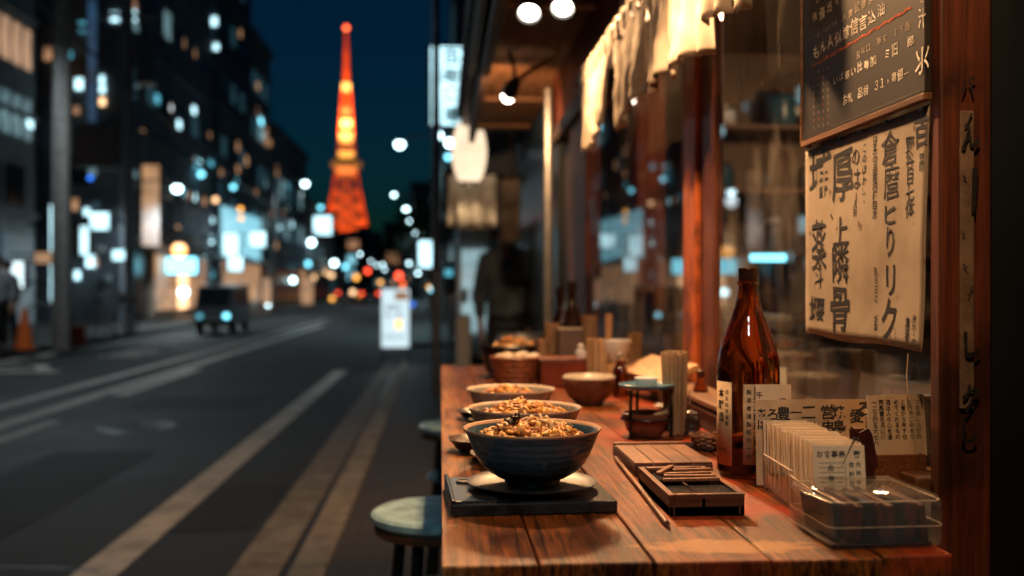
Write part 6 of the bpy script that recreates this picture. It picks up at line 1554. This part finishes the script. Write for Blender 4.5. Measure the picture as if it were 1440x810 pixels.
for k, (px, py, X, r, mt, lb) in enumerate([(1250,560,.80,.075,'slate','dark plate at the bottom of the pile inside the window'),(1250,548,.80,.080,'pale_glaze','pale plate in the middle of the pile inside the window'),(1252,536,.80,.078,'slate_brown','brown plate at the top of the pile inside the window')]):
    p = inside(px, 555, X); t = thing('plate', lb, 'plate', (X+.02, p.y, ZI+.02*k)); MB().lathe([(0,0),(r*.5,0),(r*.75,.004),(r,.014),(r*.99,.018),(r*.7,.010),(0,.007)], n=36, wob=.02, seed=k).build('dish', M[mt], t, True)
p = inside(1290, 535, .85); t = thing('orange_dish', 'dull orange shallow dish beside the plate pile inside the window', 'dish', (.88, p.y, ZI)); MB().lathe([(0,0),(.04,0),(.06,.02),(.058,.023),(.03,.008),(0,.007)], n=30).build('dish', M['terra'], t, True)
p = inside(1045, 440, 1.05); t = thing('white_tub', 'long pale container lying on the kitchen counter behind the bottle', 'container', (1.05, p.y, ZI)); h = inside(1045,436,1.05).z-ZI
MB().box((0,0,h*.32),(.16,.52,h*.62),None,.02).build('body', M['tin'], t); MB().box((0,0,h*.80),(.18,.55,h*.30),None,.02).build('lid', M['pale_glaze'], t)
t = thing('covered_pot', 'broad grey domed pot lid seen through the far pane', 'pot', (.99, 3.75, ZI)); MB().lathe([(.24,0),(.25,.05),(.22,.10),(.14,.16),(.0,.19)], n=36).build('lid', M['tin'], t, True); MB().sph((0,0,.20), .025).build('knob', M['black'], t, True); MB().lathe([(0,0),(.22,0),(.24,-.0),(.0,.0)], n=20).build('pan', M['black'], t, True)
p = inside(905, 440, .78); t = thing('tall_jar', 'tall brown jar with an amber lid inside the far pane', 'jar', (.78, p.y, ZI)); h = inside(905,398,.78).z-ZI
MB().lathe([(0,0),(.035,0),(.037,.01),(.037,h*.9),(0,h*.9)], n=28).build('body', M['bottle'], t, True); MB().lathe([(.039,h*.88),(.040,h),(0,h)], n=28).build('lid', M['amber_lid'] if 'amber_lid' in M else M.setdefault('amber_lid', paint('amber_lid', (.55,.22,.04), .4)), t, True)
p = inside(945, 460, .80); t = thing('wooden_cup', 'small tan cup inside the far pane near the middle post', 'cup', (.80, p.y, ZI)); MB().lathe([(0,0),(.025,0),(.03,.10),(.027,.10),(.02,.01),(0,.01)], n=24).build('body', M['tan_wood'], t, True)
# kitchen lamps (glow seen dimly through the glass)
def pendant(label, x, y, z, e):
    t = thing('pendant_lamp', label, 'lamp', (x,y,z)); MB().lathe([(.155,0),(.16,0),(.12,.09),(.04,.16),(.03,.18),(0,.18)], n=28, caps=False).build('shade', M['black'], t, True); MB().sph((0,0,.11), .03, u=12, v=8).build('bulb', M['l_warm'], t, True); MB().cyl((0,0,.18),(0,0,2.42-z), .005, .005, 6).build('cord', M['black'], t)
    ld = bpy.data.lights.new('pendant_light', 'POINT'); ld.energy = e; ld.color = (1,.62,.34); ld.shadow_soft_size = .05
    o = bpy.data.objects.new('pendant_light', ld); C.objects.link(o); o.parent = t; o.location = (0,0,-.06)
pendant('black pendant lamp over the near end of the kitchen', 1.35, 2.0, 2.16, 10)
pendant('black pendant lamp over the far end of the kitchen', 1.75, 3.7, 2.16, 13)
p = inside(1080, 362, 1.4); t = thing('tube_lamp', 'short cyan fluorescent lamp hung over the kitchen counter', 'lamp', (1.4, p.y, p.z)); MB().box((0,0,.03),(.20,.06,.03)).build('fitting', M['grey_metal'], t); MB().cyl((-.075,0,0),(.075,0,0), .018, .018, 12).build('tube', M['l_cyan'], t, True)
t = thing('extractor_hood', 'pale metal extractor hood hanging in the kitchen', 'hood', (2.75, 3.0, 1.66)); MB().prism([(-.45,0),(.45,0),(.45,.08),(.2,.42),(-.2,.42),(-.45,.08)], 'y', -.8, .8).build('canopy', M['steel'], t); MB().box((0,0,.58),(.3,.3,.34)).build('duct', M['grey_metal'], t)
